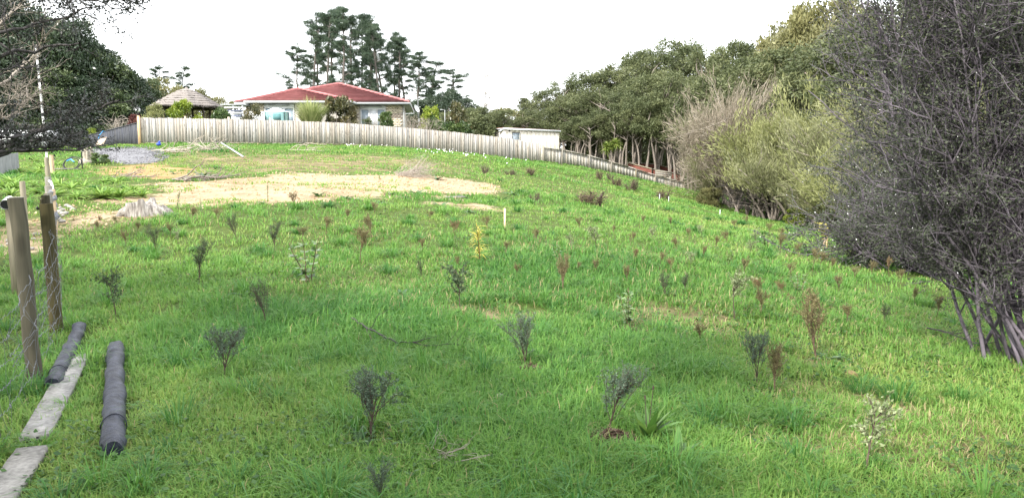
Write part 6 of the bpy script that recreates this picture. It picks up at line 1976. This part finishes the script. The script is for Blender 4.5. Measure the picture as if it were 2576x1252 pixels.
def dead_branch(label, pts, r, seed, mat, n1=9, L1=(.2,.6), lift=.03, name="fallen_branch"):
    rng = np.random.default_rng(seed); W = [G(*q) for q in pts]; o = thing(name, label, "branch", W[0]); Q = []
    for a, b in zip(W[:-1],W[1:]):
        for k in range(4):
            c = a+(b-a)*(k/4); c.z = hz1(c.x,c.y)+lift+r+rng.uniform(0,.02); Q.append(np.array(tuple(c-W[0])))
    Q = np.array(Q); m = MB(); m.tube(Q, np.linspace(r,r*.4,len(Q)), 6); m.build("limb", mat, o)
    A = grow(rng, Q[None], n1, .1, 1, L1, 4, (.3,.9), .15, (0,0,.04)); B = grow(rng, A, 3, .2, 1, (L1[0]*.4,L1[1]*.5), 3, (.3,.9), .2)
    A[:,:,2] = np.maximum(A[:,:,2], -.15); m = MB(); seg_poly(m, A, r*.5, r*.2, 4); seg_poly(m, B, r*.22, r*.1); tag(m.build("twigs", mat, o), kind="stuff")
    return o
dead_branch("thin black fallen branch with forked twigs lying in the grass", [(885,822),(920,845),(965,868),(1000,886),(1058,884)], .009, 1, BARK_DARK, 9, (.12,.4), .06)
dead_branch("fine pale dead twigs in the grass near the plantain", [(1070,1140),(1110,1160),(1150,1190)], .006, 2, BARK_DRY, 12, (.1,.3))
dead_branch("thin black twig hanging low in the grass under the grey thicket", [(2330,850),(2400,870),(2470,900)], .008, 3, BARK_DARK, 8, (.15,.4), .1)

BLEACH = noise_mat("bleached_branch", (.27,.235,.19), (.50,.45,.38), scale=6, rough=.9, bump=.3)
def branch_pile(label, x0, x1, yb, n, hgt, seed, mat=BLEACH, r=.03, L=(.6,1.8), direction=None, name="branch_pile"):
    rng = np.random.default_rng(seed); a, b = G(x0,yb), G(x1,yb); o = thing(name, label, "branches", (a+b)/2); c0 = (a+b)/2
    tw = MB(); many = n > 60; limbs = MB()
    for k in range(n):
        f = rng.uniform(0,1); s = a+(b-a)*f + Vector((0,rng.normal(0,.35),0)); s.z = hz1(s.x,s.y)+rng.uniform(.02,hgt*.5)
        d = np.array([rng.normal(0,1),rng.normal(0,.6),abs(rng.normal(0,.25))]) if direction is None else np.array(direction)+rng.normal(0,.22,3)
        P = wander(rng, s-c0, d, rng.uniform(*L), 6, .16, -.03)
        for q in P: q[2] = max(q[2], hz1(q[0]+c0.x,q[1]+c0.y)-c0.z+.02)
        limbs = limbs if many else MB()
        limbs.tube(P, np.linspace(r*rng.uniform(.6,1.2),r*.3,len(P)), 5, cap=False)
        if not many: limbs.build('limb', mat, o)
        A = grow(rng, P[None], 4, .3, 1, (.2,.6), 3, (.3,.9), .2, (0,0,.1)); A[:,:,2] = np.maximum(A[:,:,2], -.2); seg_poly(tw, A, r*.35, r*.12, 3)
    if many: tag(limbs.build('sticks', mat, o), kind='stuff')
    tag(tw.build('twigs', mat, o), kind='stuff'); return o
branch_pile("pile of bleached branches at the foot of the pale fence", 500, 565, 378, 30, .35, 11, r=.022, L=(.4,1.2))
branch_pile("long bleached branches laid slanting across the dry grass", 715, 790, 378, 14, .05, 12, r=.02, L=(1.2,2.8), direction=(.75,-.85,0))
branch_pile("low heap of grey driftwood sticks by the gravel edge", 385, 460, 383, 18, .25, 13, r=.03, L=(.6,1.6), direction=(1,-.1,.02))
branch_pile("heap of dry grey brush lying on the bare earth", 990, 1040, 444, 64, .3, 14, mat=BARK_DRY, r=.009, L=(.5,1.1), direction=(.8,.3,.22))
branch_pile("strip of dark driftwood along the clay patch edge", 438, 505, 453, 12, .08, 15, mat=BARK_GREY, r=.03, L=(.5,1.4), direction=(1,.1,0))
branch_pile("scatter of dark sticks at the left edge of the clay patch", 285, 330, 446, 10, .08, 16, mat=BARK_GREY, r=.02, L=(.4,1.0), direction=(1,-.3,0))
# straight white batten on the branch pile
a, b = G(556,373), G(612,397); o = thing("batten", "straight white batten sticking out of the bleached branch pile", "batten", a)
m = MB(); m.beam((0,0,.30), tuple(b-a+Vector((0,0,.05))), .07, .04); m.build("bar", OFFWHITE, o)
a = G(400,378); o = thing("plastic_bag", "blue plastic bag lying on the driftwood heap", "bag", a)
rng = np.random.default_rng(2); V = rock(31,.11); V.build("bag_body", plain_mat("blue_plastic",(.03,.07,.42),.35), o, loc=(0,0,.3)); m = MB(); m.tube([(0,0,.36),(.03,0,.43),(.08,0,.42)], [.05,.03,.05], 7); m.build("bag_neck", bpy.data.materials["blue_plastic"], o)
# garden bits on the left bank
a = G(180,425); o = thing("hose_coil", "black hose standing in a loose loop on the left bank", "hose", a); m = MB()
R_ = 15/FPX*a.y
for k in range(2): m.tube([(R_*(1.3+.1*k)*math.cos(t), .1*k+.15*math.sin(t), R_*(.95+.1*k)*(1+math.sin(t))-.02) for t in np.linspace(0,2*PI,30)], .018, 6, cap=False)
m.build("hose", BLACK, o)
a = G(207,427); tag(MB().tube([(0,0,-.2),(.02,0,.65)], .022, 6).build("iron_rod", BLACK, loc=a), "thin black iron rod beside the hose loop", "rod")
a, b = G(168,408), G(186,410); o = MB().tube([(0,0,.05),(.3*(b.x-a.x),0,.12),tuple(b-a+Vector((0,0,.05)))], .03, 7).build("hose_piece", plain_mat("blue_hose",(.06,.30,.60),.4), loc=a); tag(o, "short bright blue hose piece lying inside the hose loop", "hose")
a = G(221,411); o = thing("cut_stump", "small pale many stemmed cut stump beside the gravel", "stump", a); rng = np.random.default_rng(6)
m = MB()
for k in range(9):
    t = rng.uniform(0,2*PI); m.tube([(0,0,-.05),(math.cos(t)*.10,math.sin(t)*.10,.25),(math.cos(t)*.2,math.sin(t)*.16,rng.uniform(.45,.75))], [.08,.06,.045], 7)
m.build("stems", BLEACH, o); rock(41,.22).build("root_ball", BLEACH, o, loc=(-.1,0,.05))
p = G(252,414); pr = bushy(800, H=1.0, R=.55, nl=22, n=160, L=.06, W=.025, mat=GREENL, low=.0, round_=True); plant_tree(pr, 1.0, "garden_shrub", "small round green shrub at the left edge of the gravel", "shrub", None, p, 33/FPX*p.y, 1.2)
q0, q1, q2 = at(248,349,47.4), at(254,336,47.8), at(264,333,48.2)
o = MB().tube([tuple(q-q0) for q in (q0, q0+(q1-q0)*.6+Vector((-.05,0,0)), q1, (q1+q2)/2+Vector((0,0,.12)), q2)], .02, 7).build("hose_over_fence", bpy.data.materials["blue_hose"], loc=q0); tag(o, "blue hose hanging over the charcoal fence above the plywood", "hose")
for x, y, w, lb in ((155,428,1.2,"flat pale board lying in the weeds below the hose loop"),(1145,500,.5,"grey weathered board on the broken ground by the weeds")):
    g = G(x,y); o = MB().box((0,0,.05),(w,.22,.03), Matrix.Rotation(.2,3,'Z')).build("loose_board", W_GREY, loc=g); tag(o, lb, "board")
# corrugated iron fence low at the left edge
def iron():
    a, b = at(-40,392,24), at(46,384,29); zg = hz1(a.x,a.y); o = thing("corrugated_fence", "pale corrugated iron fence at the left edge under the dark boughs", "fence", (a.x,a.y,zg)); d = b-a
    IR = noise_mat("pale_iron", (.16,.165,.18), (.30,.31,.33), scale=3, rough=.6, bump=.1)
    for s in range(4):
        V = []; k = 16
        for zt in (0,1):
            for j in range(k+1):
                f = (s+j/k)/4; z = (a.z+(b.z-a.z)*f - zg) if zt else hz1(a.x+d.x*f,a.y+d.y*f)-zg-.1
                V.append((d.x*f, d.y*f+(.02 if j % 2 else -.02), z))
        m = MB(); m.add(V, [[j,j+1,k+2+j,k+1+j] for j in range(k)]); m.build("iron_sheet", IR, o)
iron()
# white panels glimpsed through the dark boughs
a = at(70,350,50); zg = hz1(a.x,a.y); o = thing("caravan", "white caravan glimpsed through the dark boughs on the left", "caravan", (a.x,a.y,zg)); zt = at(70,330,50).z-zg
m = MB(); m.box((0,0,zt*.55),(3.2,1.8,zt*.8)); m.box((0,0,zt*.97),(2.9,1.6,.12)); m.build("body", WHITE, o)
m = MB(); m.box((.3,-.905,zt*.62),(1.0,.02,.5)); m.build("window", plain_mat("caravan_glass",(.10,.12,.14),.1), o)
for sx in (-.7,.7):
    m = MB(); m.tube([(sx,-.85,.3),(sx,-.65,.3)], .3, 14); m.build("wheel", BLACK, o)
# daisies on the grass below the fence
rng = np.random.default_rng(90); m = MB(); n = 150
for cx_, cy_, sx, sy, k in ((1115,385,40,4,34),(1185,398,20,3,10),(1000,371,50,2,8),(880,369,12,2,9),(1250,405,40,5,6)):
    for _ in range(k):
        g = G(rng.normal(cx_,sx), rng.normal(cy_,sy)); c = np.array([[g.x,g.y,g.z+rng.uniform(.10,.22)]]); m.leaves(c, np.array([[.035,0,.01]]), np.array([[0,.03,.02]])); m.leaves(c, np.array([[0,.015,.03]]), np.array([[.03,0,.0]]))
tag(m.build("daisies", FLOWER), "white daisies flowering in the grass along the pale fence", "flowers", kind="stuff")
# washing line post
b = at(1119,298,57.5); t = at(1117,277,57.5); g = on(b.x,b.y); o = thing("clothesline_post", "thin white bent pole in front of the tall brownish bush", "pole", g)
m = MB(); m.tube([(0,0,-.1),(0,0,t.z-g.z),(-.35,0,t.z-g.z+.03)], .03, 7); m.build("pole", OFFWHITE, o)
